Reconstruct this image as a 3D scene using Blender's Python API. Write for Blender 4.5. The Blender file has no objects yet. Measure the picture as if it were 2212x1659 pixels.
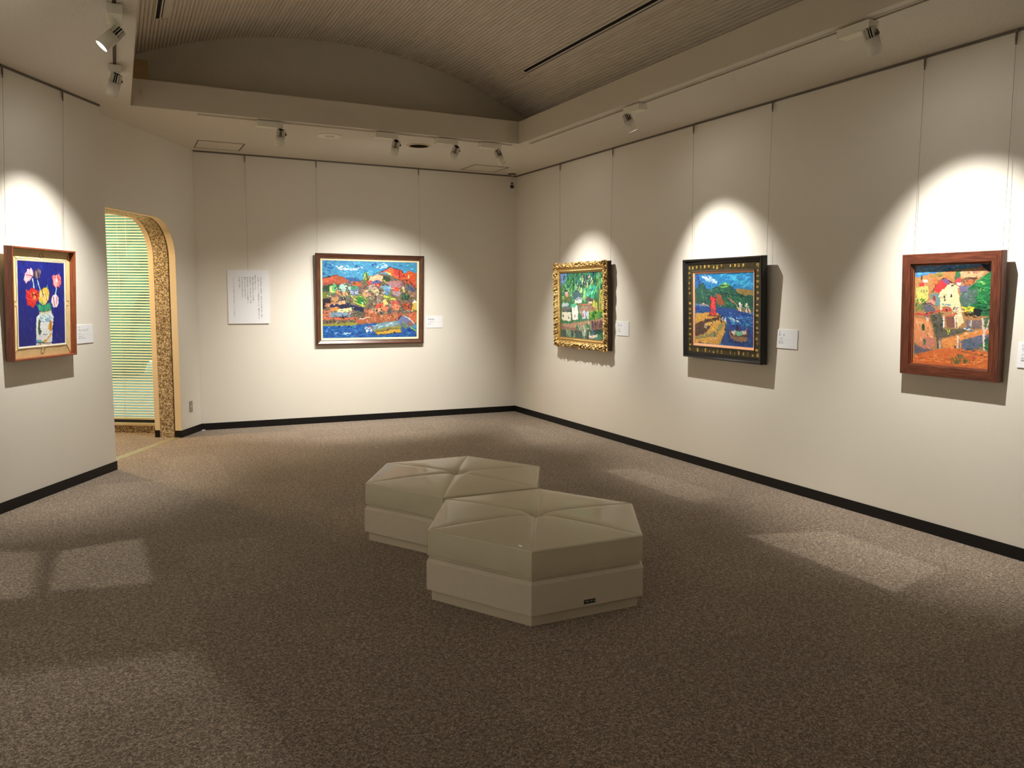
import bpy, bmesh, math, random
import numpy as np
from mathutils import Vector, Matrix
from mathutils.geometry import tessellate_polygon
random.seed(7); rng = np.random.default_rng(7)
SC = bpy.context.scene
COL = SC.collection
PI = math.pi

# ------------------------------------------------------------------ camera
cam_d = bpy.data.cameras.new('camera'); cam = bpy.data.objects.new('camera', cam_d); COL.objects.link(cam)
YAW, PIT, ROL = 0.4534, 0.1080, 0.0075
CAM = Vector((-4.8031, -9.7628, 1.55))
fw = Vector((math.sin(YAW)*math.cos(PIT), math.cos(YAW)*math.cos(PIT), -math.sin(PIT)))
r0 = Vector((math.cos(YAW), -math.sin(YAW), 0)); u0 = r0.cross(fw)
rr = math.cos(ROL)*r0 + math.sin(ROL)*u0; uu = -math.sin(ROL)*r0 + math.cos(ROL)*u0
cam.matrix_world = Matrix(((rr.x, uu.x, -fw.x, CAM.x), (rr.y, uu.y, -fw.y, CAM.y), (rr.z, uu.z, -fw.z, CAM.z), (0, 0, 0, 1)))
cam_d.sensor_width = 36; cam_d.lens = 1745.27/2212*36; cam_d.clip_start = 0.05; cam_d.clip_end = 200
SC.camera = cam

# ------------------------------------------------------------------ world, exposure
w = bpy.data.worlds.new('world'); SC.world = w; w.use_nodes = True
bg = w.node_tree.nodes['Background']; bg.inputs[0].default_value = (0.62, 0.86, 0.92, 1); bg.inputs[1].default_value = 1.7
SC.view_settings.view_transform = 'Standard'; SC.view_settings.look = 'None'
SC.view_settings.gamma = 1; SC.view_settings.use_curve_mapping = False
SC.view_settings.exposure = 0.0
SPOT_W = 330.0            # power of one track spotlight
SPOT_C = (1.0, 0.958, 0.88)
SPILL_FILL = .016  # share of the extra fill light added to every spotlight head
CORRIDOR_W = 58.0
SC.cycles.max_bounces = 10; SC.cycles.diffuse_bounces = 7; SC.cycles.transparent_max_bounces = 16
SC.cycles.sample_clamp_indirect = 4.0

# ------------------------------------------------------------------ room numbers
H = 3.128                       # soffit height
A30 = -0.5208                   # the left walls are splayed by 30 degrees
NL = Vector((math.cos(A30), math.sin(A30), 0)); TL = Vector((-math.sin(A30), math.cos(A30), 0))
D_PIER, D_DOOR = -3.2668, -3.4616
def L(s, d=D_PIER, z=0.0, o=0.0):       # point on the splayed walls: s along, o outward
    return NL*(d-o) + TL*s + Vector((0, 0, z))
WX0, WX1, WY0, WY1 = -4.64, -0.975, -11.6, -2.03      # ceiling well
FZ = 3.350                      # top of the well upstand
VCX, VCZ, VR = -2.805, -0.597, 4.611                  # barrel vault axis and radius
GY = -1.6                       # gable wall of the vault
S_PIER0, S_PIER1 = -8.5, -4.086
S_BACK = -1.994
YEND = -12.4

# ------------------------------------------------------------------ helpers
def srgb(c):
    c = np.asarray(c, float)/255.0
    return np.where(c <= 0.04045, c/12.92, ((c+0.055)/1.055)**2.4)
def mat(name, col, rough=0.6, metal=0.0, spec=0.5, bump=None, noise=None, emit=None, coat=0.0):
    m = bpy.data.materials.new(name); m.use_nodes = True; nt = m.node_tree; b = nt.nodes['Principled BSDF']
    b.inputs['Base Color'].default_value = (*col, 1); b.inputs['Roughness'].default_value = rough
    b.inputs['Metallic'].default_value = metal; b.inputs['Specular IOR Level'].default_value = spec
    b.inputs['Coat Weight'].default_value = coat
    tc = nt.nodes.new('ShaderNodeTexCoord')
    if noise:                                    # (scale, amount, stretch)
        n = nt.nodes.new('ShaderNodeTexNoise'); n.inputs['Scale'].default_value = noise[0]; n.inputs['Detail'].default_value = 4
        mp = nt.nodes.new('ShaderNodeMapping'); mp.inputs['Scale'].default_value = noise[2]
        nt.links.new(tc.outputs['Object'], mp.inputs[0]); nt.links.new(mp.outputs[0], n.inputs['Vector'])
        mr = nt.nodes.new('ShaderNodeMapRange'); mr.inputs['From Min'].default_value = .3; mr.inputs['From Max'].default_value = .7
        mr.inputs['To Min'].default_value = 1-noise[1]; mr.inputs['To Max'].default_value = 1+noise[1]
        nt.links.new(n.outputs['Fac'], mr.inputs['Value'])
        v = nt.nodes.new('ShaderNodeVectorMath'); v.operation = 'SCALE'; v.inputs[0].default_value = col
        nt.links.new(mr.outputs[0], v.inputs['Scale']); nt.links.new(v.outputs[0], b.inputs['Base Color'])
    if bump:                                     # (scale, strength, distance, stretch)
        n = nt.nodes.new('ShaderNodeTexNoise'); n.inputs['Scale'].default_value = bump[0]; n.inputs['Detail'].default_value = 3
        mp = nt.nodes.new('ShaderNodeMapping'); mp.inputs['Scale'].default_value = bump[3]
        nt.links.new(tc.outputs['Object'], mp.inputs[0]); nt.links.new(mp.outputs[0], n.inputs['Vector'])
        bp = nt.nodes.new('ShaderNodeBump'); bp.inputs['Strength'].default_value = bump[1]; bp.inputs['Distance'].default_value = bump[2]
        nt.links.new(n.outputs['Fac'], bp.inputs['Height']); nt.links.new(bp.outputs[0], b.inputs['Normal'])
    if emit:
        b.inputs['Emission Color'].default_value = (*emit[0], 1); b.inputs['Emission Strength'].default_value = emit[1]
    return m

WALL_C = (0.77, 0.735, 0.66)
M = {}
M['wall'] = mat('wall_vinyl', WALL_C, .85, spec=.2, bump=(160, .35, .002, (1, 1, 3)), noise=(1.2, .015, (1, 1, 1)))
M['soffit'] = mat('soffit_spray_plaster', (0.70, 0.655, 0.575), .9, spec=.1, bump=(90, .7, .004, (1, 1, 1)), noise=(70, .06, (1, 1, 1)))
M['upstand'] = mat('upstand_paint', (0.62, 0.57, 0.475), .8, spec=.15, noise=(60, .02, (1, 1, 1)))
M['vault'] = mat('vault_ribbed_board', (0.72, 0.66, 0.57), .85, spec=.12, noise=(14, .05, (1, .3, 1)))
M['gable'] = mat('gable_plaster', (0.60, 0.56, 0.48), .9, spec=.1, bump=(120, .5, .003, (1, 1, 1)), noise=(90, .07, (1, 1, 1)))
M['black'] = mat('black_vinyl_base', (0.006, 0.005, 0.005), .5, spec=.3)
M['reveal'] = mat('reveal_cream', (0.80, 0.68, 0.50), .7, spec=.25)
M['white_metal'] = mat('white_enamel', (0.82, 0.79, 0.70), .45, spec=.4)
M['track'] = mat('track_enamel', (0.62, 0.57, 0.47), .5)
M['dark'] = mat('dark_recess', (0.006, 0.005, 0.005), .7, spec=.2)
M['gap'] = mat('joint_dark_brown', (0.11, 0.085, 0.06), .8, spec=.2)  # dark brown for grooves, channels and small fittings
M['rail'] = mat('picture_rail_aluminium', (0.17, 0.15, 0.125), .5, metal=.5)
M['wire'] = mat('steel_wire', (0.30, 0.26, 0.20), .4, metal=.8)
M['hook'] = mat('hook_steel', (0.20, 0.18, 0.15), .4, metal=.8)
M['paper'] = mat('white_card', (0.84, 0.86, 0.90), .6, spec=.3)
M['ink'] = mat('print_ink', (0.06, 0.065, 0.07), .6)
M['ink2'] = mat('print_rule_grey', (0.42, 0.44, 0.46), .6)
M['leather'] = mat('cream_leather', (0.69, 0.64, 0.49), .36, spec=.5, coat=.25, bump=(420, .12, .001, (1, 1, 1)), noise=(6, .03, (1, 1, 1)))
M['piping'] = mat('leather_welt', (0.62, 0.58, 0.42), .42)
M['bench'] = mat('bench_laminate', (0.70, 0.63, 0.52), .6, spec=.3, noise=(25, .02, (1, 1, 1)))
M['plinth'] = mat('bench_plinth', (0.66, 0.59, 0.47), .6, spec=.3)
M['lens'] = mat('lamp_lens', (1, 1, 1), .3, emit=((1, .98, .93), 14.0))
M['alu'] = mat('alu_strip', (0.78, 0.70, 0.48), .3, metal=.6)
M['stainless'] = mat('plate_stainless', (0.34, 0.30, 0.25), .35, metal=.6)
M['plate_light'] = mat('toggle_plastic', (0.72, 0.69, 0.62), .4)
M['wood_panel'] = mat('veneer_panel', (0.60, 0.43, 0.22), .6, noise=(8, .1, (1, 1, 8)))
M['blind'] = mat('blind_slat', (0.78, 0.76, 0.60), .4, spec=.4)
M['sill'] = mat('sill_stone', (0.55, 0.46, 0.32), .35)
M['winframe'] = mat('window_aluminium', (0.05, 0.06, 0.07), .4, metal=.5)
M['hedge'] = mat('hedge_leaves', (0.20, 0.36, 0.22), .8, noise=(3, .5, (1, 1, 1)))
M['garden'] = mat('garden_gravel', (0.55, 0.56, 0.50), .9, noise=(20, .2, (1, 1, 1)))
M['spk'] = mat('speaker_mesh', (0.008, 0.006, 0.006), .9, spec=.05)
M['ring'] = mat('ring_brass_cream', (0.55, 0.44, 0.25), .5)
M['camdark'] = mat('camera_window', (0.004, 0.004, 0.006), .12)
M['camgrey'] = mat('camera_grey', (0.52, 0.53, 0.50), .5)
M['name_plate'] = mat('name_plate_green_black', (0.018, 0.030, 0.026), .35)

# thin glazing: mostly clear, a weak reflection
def glazing(name, lo, hi, tint=(1, 1, 1)):
    m = bpy.data.materials.new(name); m.use_nodes = True; nt = m.node_tree
    for n in list(nt.nodes):
        if n.type != 'OUTPUT_MATERIAL': nt.nodes.remove(n)
    out = [n for n in nt.nodes if n.type == 'OUTPUT_MATERIAL'][0]
    tr = nt.nodes.new('ShaderNodeBsdfTransparent'); tr.inputs[0].default_value = (*tint, 1)
    gl = nt.nodes.new('ShaderNodeBsdfGlossy'); gl.inputs['Roughness'].default_value = .04
    # Schlick reflectance from either side of the sheet
    g = nt.nodes.new('ShaderNodeNewGeometry'); dp = nt.nodes.new('ShaderNodeVectorMath'); dp.operation = 'DOT_PRODUCT'
    nt.links.new(g.outputs['Incoming'], dp.inputs[0]); nt.links.new(g.outputs['Normal'], dp.inputs[1])
    def mth(op, x, y):
        n = nt.nodes.new('ShaderNodeMath'); n.operation = op
        for i, q in enumerate((x, y)):
            if q is None: continue
            if isinstance(q, (int, float)): n.inputs[i].default_value = q
            else: nt.links.new(q, n.inputs[i])
        return n.outputs[0]
    c_ = mth('ABSOLUTE', dp.outputs['Value'], None); p5_ = mth('POWER', mth('SUBTRACT', 1.0, c_), 5.0)
    fr = mth('ADD', mth('MULTIPLY', p5_, hi-lo), lo)
    mx = nt.nodes.new('ShaderNodeMixShader')
    nt.links.new(fr, mx.inputs[0])
    nt.links.new(tr.outputs[0], mx.inputs[1]); nt.links.new(gl.outputs[0], mx.inputs[2]); nt.links.new(mx.outputs[0], out.inputs[0])
    return m
M['glazing'] = glazing('picture_glazing', 0.02, .7)
M['pane'] = glazing('window_glass', 0.03, .8, (.84, .97, .94))

# carpet: loop pile in brown and beige flecks, laid in tiles whose nap turns
def carpet():
    m = bpy.data.materials.new('carpet_loop_pile'); m.use_nodes = True; nt = m.node_tree; b = nt.nodes['Principled BSDF']
    N = nt.nodes.new; LK = nt.links.new
    b.inputs['Roughness'].default_value = .95; b.inputs['Specular IOR Level'].default_value = .1
    b.inputs['Sheen Weight'].default_value = .25; b.inputs['Sheen Roughness'].default_value = .5
    tc = N('ShaderNodeTexCoord')
    n1 = N('ShaderNodeTexNoise'); n1.inputs['Scale'].default_value = 125; n1.inputs['Detail'].default_value = 3; n1.inputs['Distortion'].default_value = 1.2
    n2 = N('ShaderNodeTexNoise'); n2.inputs['Scale'].default_value = 56; n2.inputs['Detail'].default_value = 2; n2.inputs['Distortion'].default_value = .8
    LK(tc.outputs['Object'], n1.inputs['Vector']); LK(tc.outputs['Object'], n2.inputs['Vector'])
    ad = N('ShaderNodeMath'); ad.operation = 'MULTIPLY_ADD'; ad.inputs[1].default_value = .45
    LK(n2.outputs['Fac'], ad.inputs[0]); LK(n1.outputs['Fac'], ad.inputs[2])
    r = N('ShaderNodeValToRGB'); e = r.color_ramp.elements
    e[0].position = .56; e[0].color = (.075, .055, .040, 1); e[1].position = .88; e[1].color = (.50, .41, .315, 1)
    k = r.color_ramp.elements.new(.72); k.color = (.21, .158, .116, 1)
    LK(ad.outputs[0], r.inputs[0])
    # tiles
    bt = N('ShaderNodeTexBrick'); bt.offset = 0; bt.inputs['Scale'].default_value = 1.0
    bt.inputs['Brick Width'].default_value = .5; bt.inputs['Row Height'].default_value = .5
    bt.inputs['Mortar Size'].default_value = .0012; bt.inputs['Mortar Smooth'].default_value = .3
    bt.inputs['Color1'].default_value = (.91, .91, .91, 1); bt.inputs['Color2'].default_value = (1.08, 1.08, 1.08, 1); bt.inputs['Mortar'].default_value = (.85, .85, .85, 1)
    mp = N('ShaderNodeMapping'); mp.inputs['Rotation'].default_value = (0, 0, .0); LK(tc.outputs['Object'], mp.inputs[0]); LK(mp.outputs[0], bt.inputs['Vector'])
    mx = N('ShaderNodeMix'); mx.data_type = 'RGBA'; mx.blend_type = 'MULTIPLY'; mx.inputs[0].default_value = 1
    LK(r.outputs[0], mx.inputs[6]); LK(bt.outputs['Color'], mx.inputs[7]); LK(mx.outputs[2], b.inputs['Base Color'])
    bp = N('ShaderNodeBump'); bp.inputs['Strength'].default_value = .9; bp.inputs['Distance'].default_value = .006
    LK(ad.outputs[0], bp.inputs['Height']); LK(bp.outputs[0], b.inputs['Normal'])
    return m
M['carpet'] = carpet()
def pebble():
    m = bpy.data.materials.new('exposed_aggregate'); m.use_nodes = True; nt = m.node_tree; b = nt.nodes['Principled BSDF']
    N = nt.nodes.new; LK = nt.links.new; tc = N('ShaderNodeTexCoord')
    v = N('ShaderNodeTexVoronoi'); v.inputs['Scale'].default_value = 105; LK(tc.outputs['Object'], v.inputs['Vector'])
    s = N('ShaderNodeSeparateColor'); LK(v.outputs['Color'], s.inputs[0])
    r = N('ShaderNodeValToRGB'); e = r.color_ramp.elements
    e[0].position = 0; e[0].color = (.10, .065, .035, 1); e[1].position = 1; e[1].color = (.75, .66, .47, 1)
    for p_, c_ in ((.35, (.22, .15, .08)), (.6, (.50, .40, .25)), (.8, (.62, .54, .38))):
        k = r.color_ramp.elements.new(p_); k.color = (*c_, 1)
    LK(s.outputs[0], r.inputs[0]); LK(r.outputs[0], b.inputs['Base Color']); b.inputs['Roughness'].default_value = .6
    bp = N('ShaderNodeBump'); bp.inputs['Strength'].default_value = .4; bp.inputs['Distance'].default_value = .002
    LK(v.outputs['Distance'], bp.inputs['Height']); LK(bp.outputs[0], b.inputs['Normal'])
    return m
M['pebble'] = pebble()
def vcol_mat(name, rough=.5, metal=0.0, bump=None, coat=0.0, spec=.4):
    m = mat(name, (1, 1, 1), rough, metal, spec=spec, bump=bump, coat=coat); nt = m.node_tree
    a = nt.nodes.new('ShaderNodeAttribute'); a.attribute_name = 'Col'
    nt.links.new(a.outputs['Color'], nt.nodes['Principled BSDF'].inputs['Base Color']); return m
M['paint'] = vcol_mat('oil_paint', .55, spec=.3)
M['giltwood'] = vcol_mat('gilt_carving', .38, .55, spec=.5)
def wood(name, c1, c2, rough=.4, along=(1, 12, 12)):
    m = bpy.data.materials.new(name); m.use_nodes = True; nt = m.node_tree; b = nt.nodes['Principled BSDF']
    N = nt.nodes.new; LK = nt.links.new; tc = N('ShaderNodeTexCoord'); mp = N('ShaderNodeMapping'); mp.inputs['Scale'].default_value = along
    n = N('ShaderNodeTexNoise'); n.inputs['Scale'].default_value = 9; n.inputs['Detail'].default_value = 6; n.inputs['Distortion'].default_value = .6
    LK(tc.outputs['Object'], mp.inputs[0]); LK(mp.outputs[0], n.inputs['Vector'])
    r = N('ShaderNodeValToRGB'); e = r.color_ramp.elements; e[0].position = .32; e[0].color = (*c1, 1); e[1].position = .72; e[1].color = (*c2, 1)
    LK(n.outputs['Fac'], r.inputs[0]); LK(r.outputs[0], b.inputs['Base Color']); b.inputs['Roughness'].default_value = rough
    return m
M['walnut'] = wood('walnut_dark', (.030, .012, .007), (.085, .032, .016), .35)
M['walnut2'] = wood('walnut_inner_slope', (.060, .022, .012), (.17, .070, .036), .3)
M['mahogany'] = wood('mahogany_red', (.050, .014, .008), (.185, .048, .022), .35, (1, 14, 14))
M['cedar'] = wood('cedar_orange_brown', (.15, .035, .014), (.30, .085, .032), .4, (1, 14, 14))
VERT = {}
for n_, a_ in (('walnut', ((.030, .012, .007), (.085, .032, .016), .35)), ('walnut2', ((.060, .022, .012), (.17, .070, .036), .3)), ('mahogany', ((.050, .014, .008), (.185, .048, .022), .35)), ('cedar', ((.15, .035, .014), (.30, .085, .032), .4))):
    VERT[M[n_].name] = wood(M[n_].name+'_upright', *a_, (14, 14, 1))
M['linen'] = mat('cream_linen_slip', (.86, .74, .48), .8)
M['blackframe'] = mat('black_lacquer', (.007, .007, .008), .22, spec=.6)
M['salmon'] = mat('copper_slip', (.80, .38, .20), .4)
M['goldleaf'] = mat('pale_gold_leaf', (.86, .66, .33), .5, metal=.0, noise=(20, .08, (1, 1, 1)))
M['whitefillet'] = mat('white_fillet', (.88, .82, .66), .5)
M['lineink'] = mat('brown_drawn_line', (.20, .12, .04), .5)
M['olive'] = mat('olive_bronze_band', (.045, .035, .014), .45, metal=.3, noise=(30, .5, (1, 1, 1)))
M['goldfleck'] = mat('gold_leaf_fleck', (.34, .23, .055), .5, metal=.2, noise=(22, .75, (1, 1, 1)))
M['backing'] = mat('backing_board', (.10, .07, .045), .8)

def link(o, parent=None):
    COL.objects.link(o)
    if parent is not None: o.parent = parent
    return o
def mesh_obj(name, me, m=None, parent=None, loc=None, rot=None):
    o = bpy.data.objects.new(name, me)
    if m is not None and not me.materials: me.materials.append(m)
    link(o, parent)
    if loc is not None: o.location = loc
    if rot is not None: o.rotation_euler = rot
    return o
def from_bm(name, bm, m, parent=None, smooth=False, loc=None, rot=None):
    bmesh.ops.recalc_face_normals(bm, faces=bm.faces)
    me = bpy.data.meshes.new(name); bm.to_mesh(me); bm.free()
    if smooth: me.polygons.foreach_set('use_smooth', [True]*len(me.polygons))
    return mesh_obj(name, me, m, parent, loc, rot)
def add_box(bm, x0, x1, y0, y1, z0, z1, mtx=None, bevel=0):
    vs = [Vector((x, y, z)) for x in (x0, x1) for y in (y0, y1) for z in (z0, z1)]
    if mtx is not None: vs = [mtx @ v for v in vs]
    b = [bm.verts.new(v) for v in vs]
    fs = [bm.faces.new([b[i] for i in f]) for f in ((0, 1, 3, 2), (4, 6, 7, 5), (0, 4, 5, 1), (2, 3, 7, 6), (0, 2, 6, 4), (1, 5, 7, 3))]
    if bevel:
        es = list({e for f in fs for e in f.edges}); bmesh.ops.bevel(bm, geom=es, offset=bevel, segments=2, profile=.6, affect='EDGES')
def box(name, ext, m, parent=None, bevel=0, mtx=None, loc=None, rot=None):
    bm = bmesh.new(); add_box(bm, *ext, mtx=mtx, bevel=bevel); return from_bm(name, bm, m, parent, loc=loc, rot=rot)
def add_lathe(bm, prof, seg=24, mtx=None, cap=True):
    rings = []
    for (r, z) in prof:
        rings.append([bm.verts.new((mtx or Matrix()) @ Vector((r*math.cos(2*PI*i/seg), r*math.sin(2*PI*i/seg), z))) for i in range(seg)])
    for a, b in zip(rings, rings[1:]):
        for i in range(seg): bm.faces.new((a[i], a[(i+1) % seg], b[(i+1) % seg], b[i]))
    if cap:
        bm.faces.new(rings[0][::-1]); bm.faces.new(rings[-1])
def lathe(name, prof, m, parent=None, seg=24, mtx=None, loc=None, rot=None, smooth=False):
    bm = bmesh.new(); add_lathe(bm, prof, seg, mtx); o = from_bm(name, bm, m, parent, loc=loc, rot=rot)
    if smooth:
        for p in o.data.polygons: p.use_smooth = len(p.vertices) == 4
    return o
def add_prism(bm, pts, z0, z1, holes=(), mtx=None):
    """polygon (list of 2D points) with holes, extruded from z0 to z1"""
    loops = [list(pts)] + [list(h) for h in holes]
    T = mtx or Matrix()
    lo = [[bm.verts.new(T @ Vector((x, y, z0))) for x, y in lp] for lp in loops]
    hi = [[bm.verts.new(T @ Vector((x, y, z1))) for x, y in lp] for lp in loops]
    flo = [v for lp in lo for v in lp]; fhi = [v for lp in hi for v in lp]
    tris = tessellate_polygon([[Vector((x, y, 0)) for x, y in lp] for lp in loops])
    for t in tris:
        for f in (flo, fhi):
            try: bm.faces.new([f[i] for i in t])
            except ValueError: pass
    for a, b in zip(lo, hi):
        n = len(a)
        for i in range(n): bm.faces.new((a[i], a[(i+1) % n], b[(i+1) % n], b[i]))
def tube_bm(bm, pts, r, seg=6):
    pts = [Vector(p) for p in pts]; rings = []
    for i, p in enumerate(pts):
        d = (pts[min(i+1, len(pts)-1)] - pts[max(i-1, 0)]).normalized()
        a = d.orthogonal().normalized(); b = d.cross(a)
        rings.append([bm.verts.new(p + r*(math.cos(2*PI*k/seg)*a + math.sin(2*PI*k/seg)*b)) for k in range(seg)])
    for a, b in zip(rings, rings[1:]):
        for k in range(seg): bm.faces.new((a[k], a[(k+1) % seg], b[(k+1) % seg], b[k]))
    bm.faces.new(rings[0][::-1]); bm.faces.new(rings[-1])
def tube(name, pts, r, m, parent=None, seg=6):
    bm = bmesh.new(); tube_bm(bm, pts, r, seg); return from_bm(name, bm, m, parent)
def structure(o, label=None):
    o['kind'] = 'structure'
    if label: o['label'] = label
    return o
def thing(name, label, cat, loc=(0, 0, 0), rot=None, group=None, mw=None):
    o = bpy.data.objects.new(name, None); o.empty_display_size = .1; COL.objects.link(o)
    if mw is not None: o.matrix_world = mw
    else:
        o.location = loc
        if rot: o.rotation_euler = rot
    o['label'] = label; o['category'] = cat
    if group: o['group'] = group
    return o
def tag(o, label, cat, group=None):
    o['label'] = label; o['category'] = cat
    if group: o['group'] = group
    return o

# ------------------------------------------------------------------ floor, walls
p_b = L(S_BACK, D_DOOR)
def xy(v): return (v.x, v.y)
# floor covers the hall and the corridor behind the arch
bm = bmesh.new()
vs = [bm.verts.new(v) for v in ((-9.6, YEND, 0), (.15, YEND, 0), (.15, .15, 0), (-2.9, .15, 0), (-5.3, 1.55, 0), (-9.6, 1.55, 0))]
bm.faces.new(vs)
floor = structure(from_bm('floor', bm, M['carpet']))
structure(box('wall_back', (p_b.x-.02, .12, 0, .12, 0, 3.35), M['wall']))
structure(box('wall_right', (0, .12, YEND, 0, 0, 3.35), M['wall']))
def wall_mtx(d):   # local x = along TL (s), local y = outward, local z = up
    return Matrix(((TL.x, -NL.x, 0, NL.x*d), (TL.y, -NL.y, 0, NL.y*d), (0, 0, 1, 0), (0, 0, 0, 1)))
MP, MD = wall_mtx(D_PIER), wall_mtx(D_DOOR)
structure(box('wall_left', (S_PIER0, S_PIER1, 0, .1928, 0, 3.35), M['wall'], mtx=MP))
pl = L(S_PIER0)
structure(box('wall_left.001', (pl.x-.12, pl.x, YEND, pl.y, 0, 3.35), M['wall']))
structure(box('wall_front', (pl.x, 0, YEND-.12, YEND, 0, 3.35), M['wall']))

# archway wall with a flat-arched opening
S0, S1, ZT, RA = -4.32, -2.47, 2.322, .40
def arch(s0=S0, s1=S1, zt=ZT, r=RA, n=14):
    pts = [(s0, -.001)]
    for i in range(n+1):
        a = PI - i*(PI/2)/n; pts.append((s0+r+r*math.cos(a), zt-r+r*math.sin(a)))
    for i in range(n+1):
        a = PI/2 - i*(PI/2)/n; pts.append((s1-r+r*math.cos(a), zt-r+r*math.sin(a)))
    pts.append((s1, -.001)); return pts
def arch_slab(name, o0, o1, m, sa, sb, ztop, parent=None, open_=arch()):
    # slab in the plane of the wall, thickness from o0 to o1 outward
    outline = [(sa, -.001)] + open_ + [(sb, -.001), (sb, ztop), (sa, ztop)]
    bm = bmesh.new()
    # local prism axes: x=s, y=z(up), extrude = outward
    T = MD @ Matrix(((1, 0, 0, 0), (0, 0, 1, 0), (0, 1, 0, 0), (0, 0, 0, 1)))
    add_prism(bm, outline, o0, o1, mtx=T)
    return from_bm(name, bm, m, parent)
structure(arch_slab('wall_left.002', 0, .066, M['wall'], -5.6, S_BACK, 3.35))
door = bpy.data.objects.new('door_1', None); COL.objects.link(door); structure(door, 'flat-arched doorway between pier and back wall, lined in cream and pebble stone')
# cream lining of the first reveal: thin skin following the arch
def arch_skin(name, o0, o1, m, t, parent, opn=None):
    a = opn or arch(); b = arch(S0-t, S1+t, ZT+t, RA+t)
    bm = bmesh.new(); T = MD @ Matrix(((1, 0, 0, 0), (0, 0, 1, 0), (0, 1, 0, 0), (0, 0, 0, 1)))
    rows = [[bm.verts.new(T @ Vector((x, y, o))) for x, y in lp] for lp, o in ((a, o0), (a, o1), (b, o1), (b, o0))]
    n = len(a)
    for k in range(4):
        r1, r2 = rows[k], rows[(k+1) % 4]
        for i in range(n-1): bm.faces.new((r1[i], r1[i+1], r2[i+1], r2[i]))
    for i in (0, n-1): bm.faces.new([r[i] for r in rows])
    return from_bm(name, bm, m, parent)
def shrink(t): return arch(S0+t, S1-t, ZT-t, RA-t)
arch_skin('jamb_lining', -.004, .066, M['reveal'], .003, door, shrink(.004))
arch_slab('shutter_groove', .0665, .081, M['gap'], S0-.4, S1+.3, 3.1, door, arch(S0-.05, S1+.05, ZT+.05, RA+.05))
arch_slab('aggregate_jamb', .0815, .236, M['pebble'], S0-.5, S1+.235, 3.1, door, shrink(.004))
arch_slab('inner_lining', .2365, .292, M['reveal'], S0-.5, S1+.235, 3.1, door, shrink(.006))
# baseboards on the two cream reveals
box('reveal_base', (S1-.010, S1-.0045, -.002, .064, 0, .0774), M['black'], door, mtx=MD)
box('reveal_base', (S1-.012, S1-.0065, .2375, .291, 0, .0774), M['black'], door, mtx=MD)
box('reveal_base', (S0+.0045, S0+.010, -.002, .064, 0, .0774), M['black'], door, mtx=MD)
# threshold strips in the doorway
th = thing('threshold_strip', 'ribbed metal threshold strip set in the carpet under the arch', 'threshold', tuple(L(-3.3, D_DOOR)))
inv = th.matrix_basis.inverted()
for k in range(4):
    o0 = .018 + k*.021
    bm = bmesh.new(); add_box(bm, S0+.012, S1-.012, o0, o0+.010, .0005, .0045, mtx=MD); bm.transform(Matrix.Translation(-L(-3.3, D_DOOR)))
    from_bm('metal_strip', bm, M['alu'], th)

# baseboards
BH, BT = .0774, .006
structure(box('baseboard_back', (p_b.x, -BT, -BT, -.0002, 0, BH), M['black']))
structure(box('baseboard_right', (-BT, -.0002, YEND, -.0002, 0, BH), M['black']))
structure(box('baseboard_left', (S_PIER0, S_PIER1+BT, -BT, -.0002, 0, BH), M['black'], mtx=MP))
structure(box('baseboard_left.001', (S_PIER1+.0003, S_PIER1+BT, -BT, .19, 0, BH), M['black'], mtx=MP))
structure(box('baseboard_left.002', (S1-.010, S_BACK-.004, -BT, -.0002, 0, BH), M['black'], mtx=MD))

# ------------------------------------------------------------------ ceiling: soffit ring, upstand, vault
outline = [(0, 0), xy(p_b), xy(L(-5.6, D_DOOR)), (-7.9, -4.6), (-7.9, YEND), (0, YEND)]
well = [(WX0, WY1), (WX1, WY1), (WX1, WY0), (WX0, WY0)]
outline = [(.1, .1), (p_b.x-.3, .1), (-7.9, -2.5), (-7.9, YEND-.1), (.1, YEND-.1)]
bm = bmesh.new(); add_prism(bm, outline, H, FZ, holes=[well[::-1]])
structure(from_bm('ceiling', bm, M['soffit']))
# upstand boards lining the well
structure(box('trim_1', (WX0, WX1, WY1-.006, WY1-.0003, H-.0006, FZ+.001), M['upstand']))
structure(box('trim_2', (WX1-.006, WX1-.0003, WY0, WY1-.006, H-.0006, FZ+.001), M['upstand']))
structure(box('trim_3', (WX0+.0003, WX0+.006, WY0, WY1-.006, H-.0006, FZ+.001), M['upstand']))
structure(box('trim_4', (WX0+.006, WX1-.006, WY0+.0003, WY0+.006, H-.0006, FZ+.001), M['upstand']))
# ribbed barrel vault (real corrugation, ribs run along the hall)
HW = 2.275; th0 = math.asin(HW/VR); PITCH = .0322; nr = int(2*th0*VR/PITCH)
bm = bmesh.new(); yy = (GY, -12.0)
prof = []
for i in range(nr):
    a0 = -th0 + 2*th0*i/nr; da = 2*th0/nr
    for f, dr in ((.0, 0), (.06, -.0035), (.36, -.0050), (.66, -.0035), (.72, 0), (.76, .0065), (.96, .0065)):
        prof.append((a0+f*da, VR+dr))
prof.append((th0, VR))
rows = [[bm.verts.new((VCX+r*math.sin(a), y, VCZ+r*math.cos(a))) for a, r in prof] for y in yy]
for i in range(len(prof)-1): bm.faces.new((rows[0][i], rows[0][i+1], rows[1][i+1], rows[1][i]))
structure(from_bm('ceiling_vault', bm, M['vault']), 'ribbed barrel-vaulted ceiling above the central well').name = 'ceiling.001'
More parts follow.
